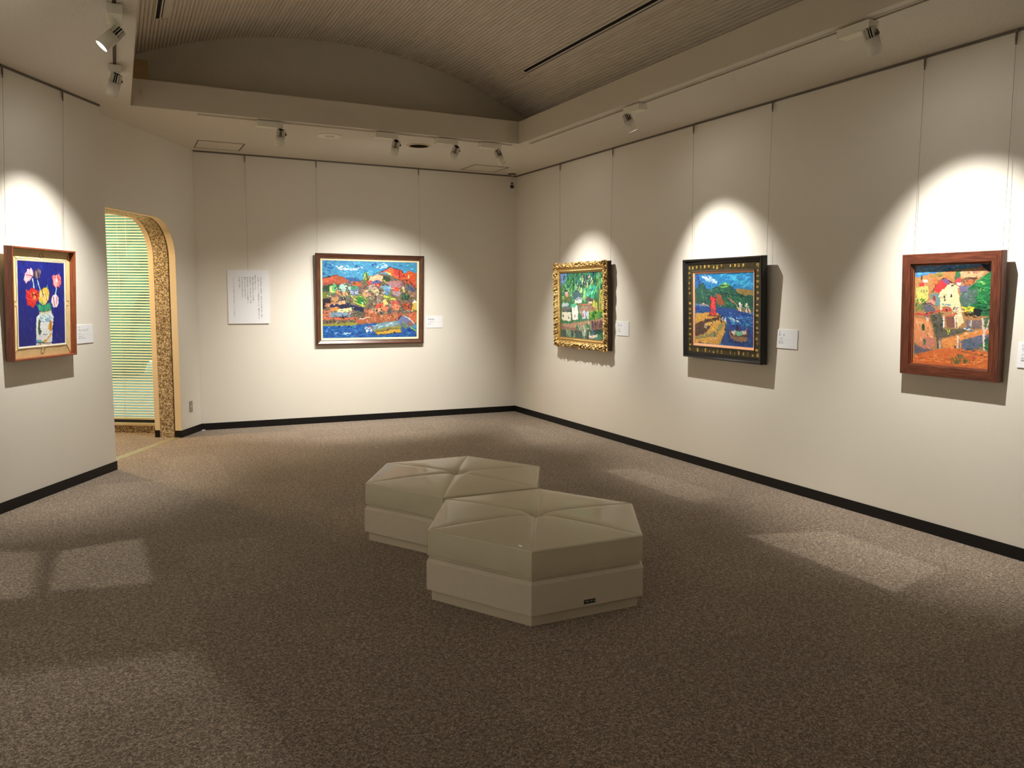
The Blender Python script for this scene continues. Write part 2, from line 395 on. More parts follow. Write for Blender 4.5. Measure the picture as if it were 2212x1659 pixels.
# gable walls and side ledges of the vault
def gable(name, y0, y1):
    pts = [(VCX-HW, FZ)] + [(VCX+(VR+.02)*math.sin(-th0+2*th0*i/40), VCZ+(VR+.02)*math.cos(-th0+2*th0*i/40)) for i in range(41)] + [(VCX+HW, FZ)]
    bm = bmesh.new(); add_prism(bm, pts, y0, y1, mtx=Matrix(((1, 0, 0, 0), (0, 0, 1, 0), (0, 1, 0, 0), (0, 0, 0, 1))))
    return structure(from_bm(name, bm, M['gable']))
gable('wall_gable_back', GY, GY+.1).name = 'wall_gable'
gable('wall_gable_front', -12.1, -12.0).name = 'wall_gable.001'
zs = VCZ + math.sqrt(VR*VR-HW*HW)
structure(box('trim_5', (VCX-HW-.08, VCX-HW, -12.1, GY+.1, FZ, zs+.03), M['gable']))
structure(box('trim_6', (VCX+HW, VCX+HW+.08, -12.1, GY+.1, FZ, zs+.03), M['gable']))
# veneered access panel at the left end of the gable wall
structure(box('trim_7', (-5.0, -4.47, GY-.012, GY-.0005, FZ+.002, 3.62), M['wood_panel']), 'brown veneered panel at the left end of the gable wall')

# ------------------------------------------------------------------ corridor behind the arch
SW = S1+.235                     # plane of the window wall (faces back along the corridor)
def MW():                        # local x = outward (o), local y = +s (away), z = up ; origin on window plane
    o = L(SW, D_DOOR); return Matrix(((-NL.x, TL.x, 0, o.x), (-NL.y, TL.y, 0, o.y), (0, 0, 1, 0), (0, 0, 0, 1)))
MWm = MW()
structure(box('wall_window', (.292, 1.9, 0, .12, 0, .088), M['pebble'], mtx=MWm)).name = 'wall_corridor'
structure(box('wall_window', (.292, 1.9, 0, .12, 2.50, 2.9), M['wall'], mtx=MWm)).name = 'wall_corridor.001'
structure(box('wall_window', (1.78, 1.9, 0, .12, .088, 2.50), M['wall'], mtx=MWm)).name = 'wall_corridor.002'
structure(box('x', (-7.2, SW, 1.9, 2.02, 0, 2.9), M['wall'], mtx=MD)).name = 'wall_corridor.003'
structure(box('x', (-7.2, -7.08, .3, 1.9, 0, 2.9), M['wall'], mtx=MD)).name = 'wall_corridor.004'
structure(box('x', (-7.2, SW+.12, .292, 2.02, 2.62, 2.72), M['wall'], mtx=MD)).name = 'ceiling_corridor'
structure(box('x', (-7.2, S0-.3, .2, .292, 0, 2.9), M['wall'], mtx=MD)).name = 'wall_corridor.005'
win = bpy.data.objects.new('window_1', None); COL.objects.link(win); structure(win, 'tall corridor window seen through the arch')
box('sill', (.292, 1.78, -.03, .12, .088, .112), M['sill'], win, mtx=MWm)
bm = bmesh.new()
add_box(bm, .292, 1.78, .055, .095, .112, .150, mtx=MWm); add_box(bm, .292, 1.78, .055, .095, 2.46, 2.50, mtx=MWm)
add_box(bm, .292, .335, .055, .095, .150, 2.46, mtx=MWm); add_box(bm, 1.74, 1.78, .055, .095, .150, 2.46, mtx=MWm)
add_box(bm, 1.02, 1.055, .055, .095, .150, 2.46, mtx=MWm)
from_bm('window_frame', bm, M['winframe'], win)
box('pane', (.335, 1.02, .072, .078, .150, 2.46), M['pane'], win, mtx=MWm)
box('pane', (1.055, 1.74, .072, .078, .150, 2.46), M['pane'], win, mtx=MWm)
# venetian blind: every slat its own object
bl = thing('venetian_blind', 'cream venetian blind drawn over the tall window behind the archway', 'blind', mw=MWm)
z0b, z1b, pit = .166, 2.455, .0305
bm = bmesh.new(); ns = 5; wd = .036; tilt = math.radians(28)
for sgn in (0, 1):
    pass
top = []; bot = []
for i in range(ns):
    u_ = -wd/2 + wd*i/(ns-1); zc = .003*(1-(2*u_/wd)**2)
    y_ = u_*math.cos(tilt) - zc*math.sin(tilt); z_ = u_*math.sin(tilt) + zc*math.cos(tilt)
    top.append((y_, z_)); bot.append((y_+.0006*math.sin(tilt), z_-.0009))
for lo_, hi_ in ((.298, 1.775),):
    va = [[bm.verts.new((x, y, z)) for (y, z) in top] for x in (lo_, hi_)]; vb = [[bm.verts.new((x, y, z)) for (y, z) in bot] for x in (lo_, hi_)]
    for i in range(ns-1):
        bm.faces.new((va[0][i], va[0][i+1], va[1][i+1], va[1][i])); bm.faces.new((vb[0][i], vb[1][i], vb[1][i+1], vb[0][i+1]))
    for i in (0, ns-1): bm.faces.new((va[0][i], va[1][i], vb[1][i], vb[0][i]))
slat0 = from_bm('slat', bm, M['blind'], bl)
nsl = int((z1b-z0b)/pit)
for k in range(nsl):
    o = slat0 if k == 0 else slat0.copy()
    if k: COL.objects.link(o)
    o.location = (0, .018, z0b+.012+k*pit)
box('bottom_rail', (.298, 1.775, .006, .032, z0b-.014, z0b), M['blind'], bl)
box('head_rail', (.298, 1.775, .004, .044, z1b+.002, z1b+.03), M['blind'], bl)
for x in (.42, .76, 1.4):
    tube('ladder_cord', [(x, -.001, z0b), (x, -.001, z1b)], .0012, M['blind'], bl)
bm = bmesh.new(); tube_bm(bm, [(.655, -.012, 1.96), (.655, -.012, z1b)], .0012)
for k in range(12): add_lathe(bm, [(.0005, -.004), (.004, 0), (.0005, .004)], 8, Matrix.Translation((.655, -.012, 1.96+k*.036)), cap=False)
from_bm('pull_cord', bm, M['paper'], bl)
# garden outside
gm = MWm
structure(box('x', (-4.0, 6.0, .14, 9.0, -.12, -.02), M['garden'], mtx=gm)).name = 'ground_outside'
def bush(i, x, y, r, h):
    bm = bmesh.new(); bmesh.ops.create_icosphere(bm, subdivisions=4, radius=1.0)
    for v in bm.verts:
        n = v.co.copy(); k = 1 + .10*math.sin(9*n.x+i)*math.sin(8*n.y+2*i)*math.cos(7*n.z) + random.uniform(-.05, .05)
        v.co = Vector((n.x*r*k, n.y*r*.8*k, n.z*h*.5*k + h*.5))
    c = gm @ Vector((x, y, -.02)); o = from_bm('hedge_bush', bm, M['hedge'], loc=c)
    return o
for i, (x, y, r, h, lab) in enumerate(((-2.2, 6.0, 1.9, 3.6, 'round green garden bush seen through the slats, left end of the window'),
        (1.3, 6.4, 1.5, 3.2, 'lower green garden bush seen through the middle of the slats'),
        (4.7, 6.2, 1.8, 3.8, 'tall green garden bush seen through the slats, beside the arch lining'))):
    tag(bush(i, x, y, r, h), lab, 'bush', 'bushes outside the corridor window')
# corridor lamp (warm recessed light)
cl = thing('recessed_ceiling_light', 'round warm recessed ceiling light in the corridor behind the arch', 'ceiling light', tuple(L(-3.15, D_DOOR, 2.62, 1.15)))
lathe('trim_ring', [(.09, 0), (.09, -.006), (.075, -.008)], M['white_metal'], cl, 32)
lathe('lens', [(.072, -.009), (.072, -.0115)], mat('corridor_lens', (1, 1, 1), .4, emit=((1, .72, .38), 6)), cl, 32)
ld = bpy.data.lights.new('corridor_light', 'AREA'); ld.shape = 'DISK'; ld.size = .14; ld.energy = CORRIDOR_W; ld.color = (1, .70, .36)
lo = bpy.data.objects.new('corridor_light', ld); link(lo, cl); lo.location = (0, 0, -.02)

# ------------------------------------------------------------------ picture rails
RZ = H-.016
structure(box('x', (p_b.x+.01, -.012, -.012, -.0005, RZ, H-.0005), M['rail'])).name = 'trim_8'
structure(box('x', (-.012, -.0005, YEND+.01, -.0005, RZ, H-.0005), M['rail'])).name = 'trim_9'
structure(box('x', (S_PIER0, S_PIER1-.02, -.012, -.0005, RZ, H-.0005), M['rail'], mtx=MP)).name = 'trim_10'

# ------------------------------------------------------------------ lighting tracks
def track(label, axis, a, b, c):
    t = thing('lighting_track', label, 'lighting track', (0, 0, 0))
    ww = .017
    for off, nm in ((-ww, 'track_flange'), (ww-.006, 'track_flange')):
        e = (a, b, c+off, c+off+.006, H-.009, H-.0004) if axis == 'x' else (c+off, c+off+.006, a, b, H-.009, H-.0004)
        box(nm, e, M['track'], t)
    e = (a, b, c-.011, c+.011, H-.004, H-.0004) if axis == 'x' else (c-.011, c+.011, a, b, H-.004, H-.0004)
    box('channel', e, M['gap'], t)
    return t
TX, TY, TLX = -.895, -1.955, -4.752
track('slim lighting track on the soffit along the back wall', 'x', -4.10, -1.02, TY)
track('slim lighting track on the soffit along the right wall', 'y', -11.5, -2.12, TX)
track('slim lighting track on the soffit above the tulip painting', 'y', -11.5, -3.12, TLX)

# ------------------------------------------------------------------ spotlights
def head_parts(parent, mtx, lit):
    """cylindrical head along local -Z (lens at the bottom), vent fins at the rear"""
    Lh, R_ = .152, .0395
    bm = bmesh.new(); add_lathe(bm, [(R_*.90, -.060), (R_, -.058), (R_, -Lh), (R_-.003, -Lh), (R_-.004, -Lh+.016)], 28, mtx, cap=False)
    bmf = [v for v in bm.verts]
    o = from_bm('lamp_head', bm, M['white_metal'], parent)
    for p in o.data.polygons: p.use_smooth = True
    lathe('heat_sink', [(R_*.60, -.004), (R_*.60, -.056), (R_*.955, -.0605), (R_*.955, -.072)], M['dark'], parent, 20, mtx)
    bm = bmesh.new()
    for k in range(14):
        a = 2*PI*k/14; T = mtx @ Matrix.Rotation(a, 4, 'Z'); add_box(bm, R_*.55, R_*.99, -.0016, .0016, -.062, -.002, mtx=T)
    from_bm('fins', bm, M['white_metal'], parent)
    bm = bmesh.new(); add_lathe(bm, [(R_*.15, .001), (R_*.55, 0), (R_*.55, -.004), (R_*.15, -.004)], 28, mtx); from_bm('end_cap', bm, M['dark'], parent)
    lathe('lens', [(R_-.0045, -Lh+.011), (R_-.0045, -Lh+.014)], lit, parent, 28, mtx)
SPOT_LIGHTS = []
def spotlight(label, base, axis, side, target, power=1.0, cone=56, blend=.85, grp=None, lens=None, arm=.052, light=True):
    """base: centre of the gear box under the soffit; side: which end the head hangs from"""
    t = thing('track_spotlight', label, 'spotlight', (base[0], base[1], H-.0095), group=grp)
    Lb = .23; hx = (Lb/2, .041) if axis == 'x' else (.041, Lb/2)
    box('gear_box', (-hx[0], hx[0], -hx[1], hx[1], -.046, 0), M['white_metal'], t, bevel=.003)
    box('gear_cover', (-hx[0]+.004, hx[0]-.004, -hx[1]+.003, hx[1]-.003, -.0505, -.0462), mat_cover, t)
    px = Vector((side*(Lb/2-.016), 0, 0)) if axis == 'x' else Vector((0, side*(Lb/2-.016), 0))
    tgt = Vector(target) - t.location
    piv = px + Vector((0, 0, -.050-arm))
    dr = (tgt - piv).normalized()
    perp = dr.cross(Vector((0, 0, 1))).normalized()
    # bracket arm down to the pivot beside the head
    ap = piv + perp*.045
    bm = bmesh.new(); tube_bm(bm, [px+Vector((0, 0, -.049)), px+Vector((0, 0, -.060)), ap+Vector((0, 0, .018)), ap], .0048, 8)
    from_bm('arm', bm, M['gap'], t)
    Tk = Matrix.Translation(ap) @ perp.to_track_quat('Z', 'Y').to_matrix().to_4x4()
    lathe('pivot_knob', [(.010, -.010), (.010, .007)], M['gap'], t, 14, Tk)
    q = dr.to_track_quat('-Z', 'Y').to_matrix().to_4x4()
    head_parts(t, Matrix.Translation(piv - dr*.045) @ q, lens or M['lens'])
    tip = piv + dr*(.150-.045+.004)
    if light:
        d = bpy.data.lights.new('spot', 'SPOT'); d.energy = SPOT_W*power; d.color = SPOT_C; d.spot_size = math.radians(cone); d.spot_blend = blend; d.shadow_soft_size = .014
        lo = bpy.data.objects.new('spot_beam', d); link(lo, t); lo.matrix_local = Matrix.Translation(tip) @ q
        d2 = bpy.data.lights.new('spill_fill', 'SPOT'); d2.energy = SPOT_W*SPILL_FILL*max(power, .7); d2.color = SPOT_C; d2.spot_size = math.radians(168); d2.spot_blend = .6; d2.shadow_soft_size = .03  # second, very wide light added as fill for upper walls and floor
        lo = bpy.data.objects.new('spot_spill_fill', d2); link(lo, t); lo.matrix_local = Matrix.Translation(tip) @ q
    SPOT_LIGHTS.append(t.location + tip)
    return t, tip
mat_cover = mat('gear_cover_ivory', (0.80, 0.77, 0.62), .45)
G = 'track spotlights around the well'
b1, _ = spotlight('leftmost of the four spotlights on the back track, above the text panel', (-3.485, TY), 'x', 1, (-3.45, -.25, -.5), .34, 84, 1, G)
b2, _ = spotlight('spotlight on the back track just left of the round ceiling speaker', (-2.385, TY), 'x', 1, (-2.22, 0, .60), .86, 78, 1, G)
b3, _ = spotlight('spotlight on the back track right of the round ceiling speaker, head turned left', (-1.755, TY), 'x', 1, (-1.95, 0, .60), .70, 74, 1, G)
b4, _ = spotlight('rightmost spotlight on the back track, head turned to the gold frame', (-1.275, TY), 'x', 1, (0, -1.85, .85), .85, 68, 1, G)
r1, _ = spotlight('spotlight on the right track lighting the black framed painting', (TX, -4.02), 'y', 1, (0, -4.16, 1.12), .88, 70, 1, G, arm=.035)
r2, _ = spotlight('spotlight on the right track nearest the camera, lighting the red framed painting', (TX, -6.26), 'y', -1, (0, -6.42, 1.10), 1.0, 73, 1, G, arm=.03)
l2, _ = spotlight('farther of the two spotlights on the left track, above the tulip painting', (TLX, -3.26), 'y', -1, tuple(L(-4.92, D_PIER, 1.0)), .85, 74, 1, G)
l1, _ = spotlight('nearer of the two spotlights on the left track, glowing lens visible', (TLX, -4.57), 'y', 1, tuple(L(-7.2, D_PIER, 1.2)), 1.0, 66, 1, G)
spotlight('spotlight on the left track behind the camera position, aimed at the left wall', (TLX, -6.9), 'y', 1, (-7.06, -7.3, 1.2), 1.0, 70, 1, G)
spotlight('spotlight on the left track farthest from the arch, aimed at the left wall', (TLX, -8.9), 'y', 1, (-7.06, -9.0, 1.2), 1.0, 70, 1, G)
spotlight('spotlight on the right track beyond the red frame, aimed at the right wall', (TX, -8.7), 'y', 1, (0, -8.8, 1.28), .5, 66, 1, G)

# added masked spots on the carpet, standing in for reflections off picture glass
def reflection_standin(parent, pos, corners, power, soft=.02):
    d = bpy.data.lights.new('reflection_mask', 'SPOT'); d.energy = power; d.color = SPOT_C; d.spot_size = math.radians(150); d.spot_blend = .1; d.shadow_soft_size = .012
    o = bpy.data.objects.new('reflection_standin', d); link(o, parent); o.location = pos - parent.location
    d.use_nodes = True; nt = d.node_tree; N = nt.nodes.new; LK = nt.links.new
    em = [n for n in nt.nodes if n.type == 'EMISSION'][0]
    tc = N('ShaderNodeTexCoord'); prev = None
    cs = [Vector(c)-pos for c in corners]; mid = sum(cs, Vector())/len(cs)
    for a, b in zip(cs, cs[1:]+cs[:1]):
        n = a.cross(b).normalized()
        if n.dot(mid) < 0: n = -n
        dt = N('ShaderNodeVectorMath'); dt.operation = 'DOT_PRODUCT'; dt.inputs[1].default_value = n*GOBO_SIGN; LK(tc.outputs['Normal'], dt.inputs[0])
        mr = N('ShaderNodeMapRange'); mr.interpolation_type = 'SMOOTHSTEP'; mr.inputs['From Min'].default_value = -soft*.2; mr.inputs['From Max'].default_value = soft
        LK(dt.outputs['Value'], mr.inputs['Value'])
        if prev is None: prev = mr.outputs[0]
        else:
            mu = N('ShaderNodeMath'); mu.operation = 'MULTIPLY'; LK(prev, mu.inputs[0]); LK(mr.outputs[0], mu.inputs[1]); prev = mu.outputs[0]
    LK(prev, em.inputs['Strength'])
GOBO_SIGN = 1.0
reflection_standin(r2, SPOT_LIGHTS[5], [(-1.155, -5.77, 0), (-.523, -5.94, 0), (-.551, -6.78, 0), (-1.16, -6.94, 0)], 120, .012)
reflection_standin(r1, SPOT_LIGHTS[4], [(-.95, -3.66, 0), (-.605, -3.72, 0), (-.519, -4.93, 0), (-.951, -5.01, 0)], 85, .016)
reflection_standin(b4, SPOT_LIGHTS[3], [(-.60, -.95, 0), (-.36, -1.13, 0), (-.48, -2.34, 0), (-1.0, -2.42, 0)], 60, .02)
reflection_standin(l2, SPOT_LIGHTS[6], [(-5.20, -4.29, 0), (-4.71, -4.20, 0), (-4.67, -5.15, 0), (-5.20, -5.07, 0)], 130, .016)
reflection_standin(l1, SPOT_LIGHTS[7], [(-5.95, -5.95, 0), (-4.55, -6.05, 0), (-4.2, -7.5, 0), (-5.6, -7.5, 0)], 90, .035)  # this and the next stand in for glass of unseen left-wall pictures
reflection_standin(l1, SPOT_LIGHTS[7], [(-5.95, -3.9, 0), (-5.25, -4.25, 0), (-5.22, -5.12, 0), (-5.9, -5.1, 0)], 110, .03)

# ------------------------------------------------------------------ ceiling fittings
def hatch(label, pts):
    c = sum((Vector((*p, 0)) for p in pts), Vector())/4
    t = thing('access_hatch', label, 'ceiling hatch', (c.x, c.y, H), group='access hatches in the soffit')
    q = [Vector((*p, 0))-c for p in pts]
    def ring(a, b, z0, z1, nm, m):
        o_ = [(v*a).to_2d() for v in q]; bm = bmesh.new()
        if b: add_prism(bm, [tuple(v) for v in o_], z0, z1, holes=[[tuple((v*b).to_2d()) for v in q][::-1]])
        else: add_prism(bm, [tuple(v) for v in o_], z0, z1)
        from_bm(nm, bm, m, t)
    ring(1.0, .955, -.004, -.0003, 'hatch_frame', M['rail_dim']); ring(.94, None, -.003, -.0003, 'hatch_panel', M['soffit'])
M['rail_dim'] = mat('hatch_frame_aluminium', (0.17, 0.13, 0.09), .6, metal=.2)
hatch('square access hatch in the soffit near the arch, left of the spotlights', [(-3.99, -.20), (-3.99, -.66), (-3.52, -.66), (-3.52, -.20)])
hatch('square access hatch in the soffit beside the security camera corner', [(-.86, -.16), (-.86, -.60), (-.40, -.60), (-.40, -.16)])
sp = thing('ceiling_speaker', 'dark round speaker grille with a cream ring in the soffit', 'speaker', (-1.866, -1.44, H))
bm = bmesh.new(); add_lathe(bm, [(.112, -.0004), (.128, -.0004), (.124, -.006), (.104, -.009), (.100, -.004)], 40, cap=False); from_bm('ring', bm, M['ring'], sp)
lathe('grille', [(.101, -.0004), (.101, -.005)], M['spk'], sp, 40)
sd = thing('smoke_detector', 'flat white round detector in the soffit between two spotlights', 'detector', (-2.835, -1.53, H))
lathe('detector_base', [(.122, -.0004), (.125, -.004), (.116, -.010), (.112, -.010)], M['white_metal'], sd, 40)
lathe('detector_vent', [(.05, -.0104), (.048, -.013), (.01, -.013)], M['track'], sd, 24)
lathe('indicator', [(.006, -.0134), (.005, -.017)], M['gap'], sd, 10, Matrix.Translation((.035, -.02, .003)))
# security camera in the far corner
sc_ = thing('security_camera', 'small square-faced security camera on a rod in the far ceiling corner', 'camera', (-.135, -.14, H))
lathe('ceiling_plate', [(.055, -.0004), (.055, -.006)], M['gap'], sc_, 28)
tube('rod', [(0, 0, -.006), (0, 0, -.118)], .0065, M['camgrey'], sc_, 10)
lathe('swivel', [(.017, -.112), (.017, -.122), (.009, -.135)], M['gap'], sc_, 16)
R_ = Matrix.Translation((0, 0, -.163)) @ Matrix.Rotation(-.45, 4, 'Z') @ Matrix.Rotation(.12, 4, 'X')
box('housing', (-.028, .028, -.030, .030, -.026, .026), M['camgrey'], sc_, bevel=.003, mtx=R_)
box('lens_window', (-.0215, .0215, -.0335, -.0303, -.019, .019), M['camdark'], sc_, mtx=R_)

# linear slot vents in the vault
def slot_vent(label, xm, y0, y1):
    a = math.asin((xm-VCX)/VR); T = Matrix.Translation((VCX+VR*math.sin(a), 0, VCZ+VR*math.cos(a))) @ Matrix.Rotation(a, 4, 'Y')
    t = thing('linear_air_vent', label, 'air vent', group='slot vents in the vault', mw=T)
    z0, z1 = -.0125, -.0055
    for x0, x1 in ((-.036, -.022), (.010, .022), (.032, .085)):
        box('vent_flange', (x0, x1, y0, y1, z0, z1), M['vault'], t)
    box('slot_back', (-.0215, .0095, y0+.05, y1-.05, -.0075, -.0055), M['dark'], t)
    box('slot_back', (.0225, .0315, y0+.05, y1-.05, -.0075, -.0055), M['dark'], t)
    for yy_ in (y0, y1-.05):
        box('end_cap', (-.0215, .0095, yy_, yy_+.049, z0, z1), M['vault'], t)
    for k in range(4):
        lathe('vent_screw', [(.005, z0-.0002), (.005, z0-.002)], M['gap'], t, 8, Matrix.Translation((-.02+.028*k, y1+.0-.02-.0*k, 0)))
slot_vent('long black slot vent on the right side of the ribbed vault', -1.172, -11.0, -2.50)
slot_vent('black slot vent on the left side of the vault, above the left track', -4.425, -11.0, -2.50)

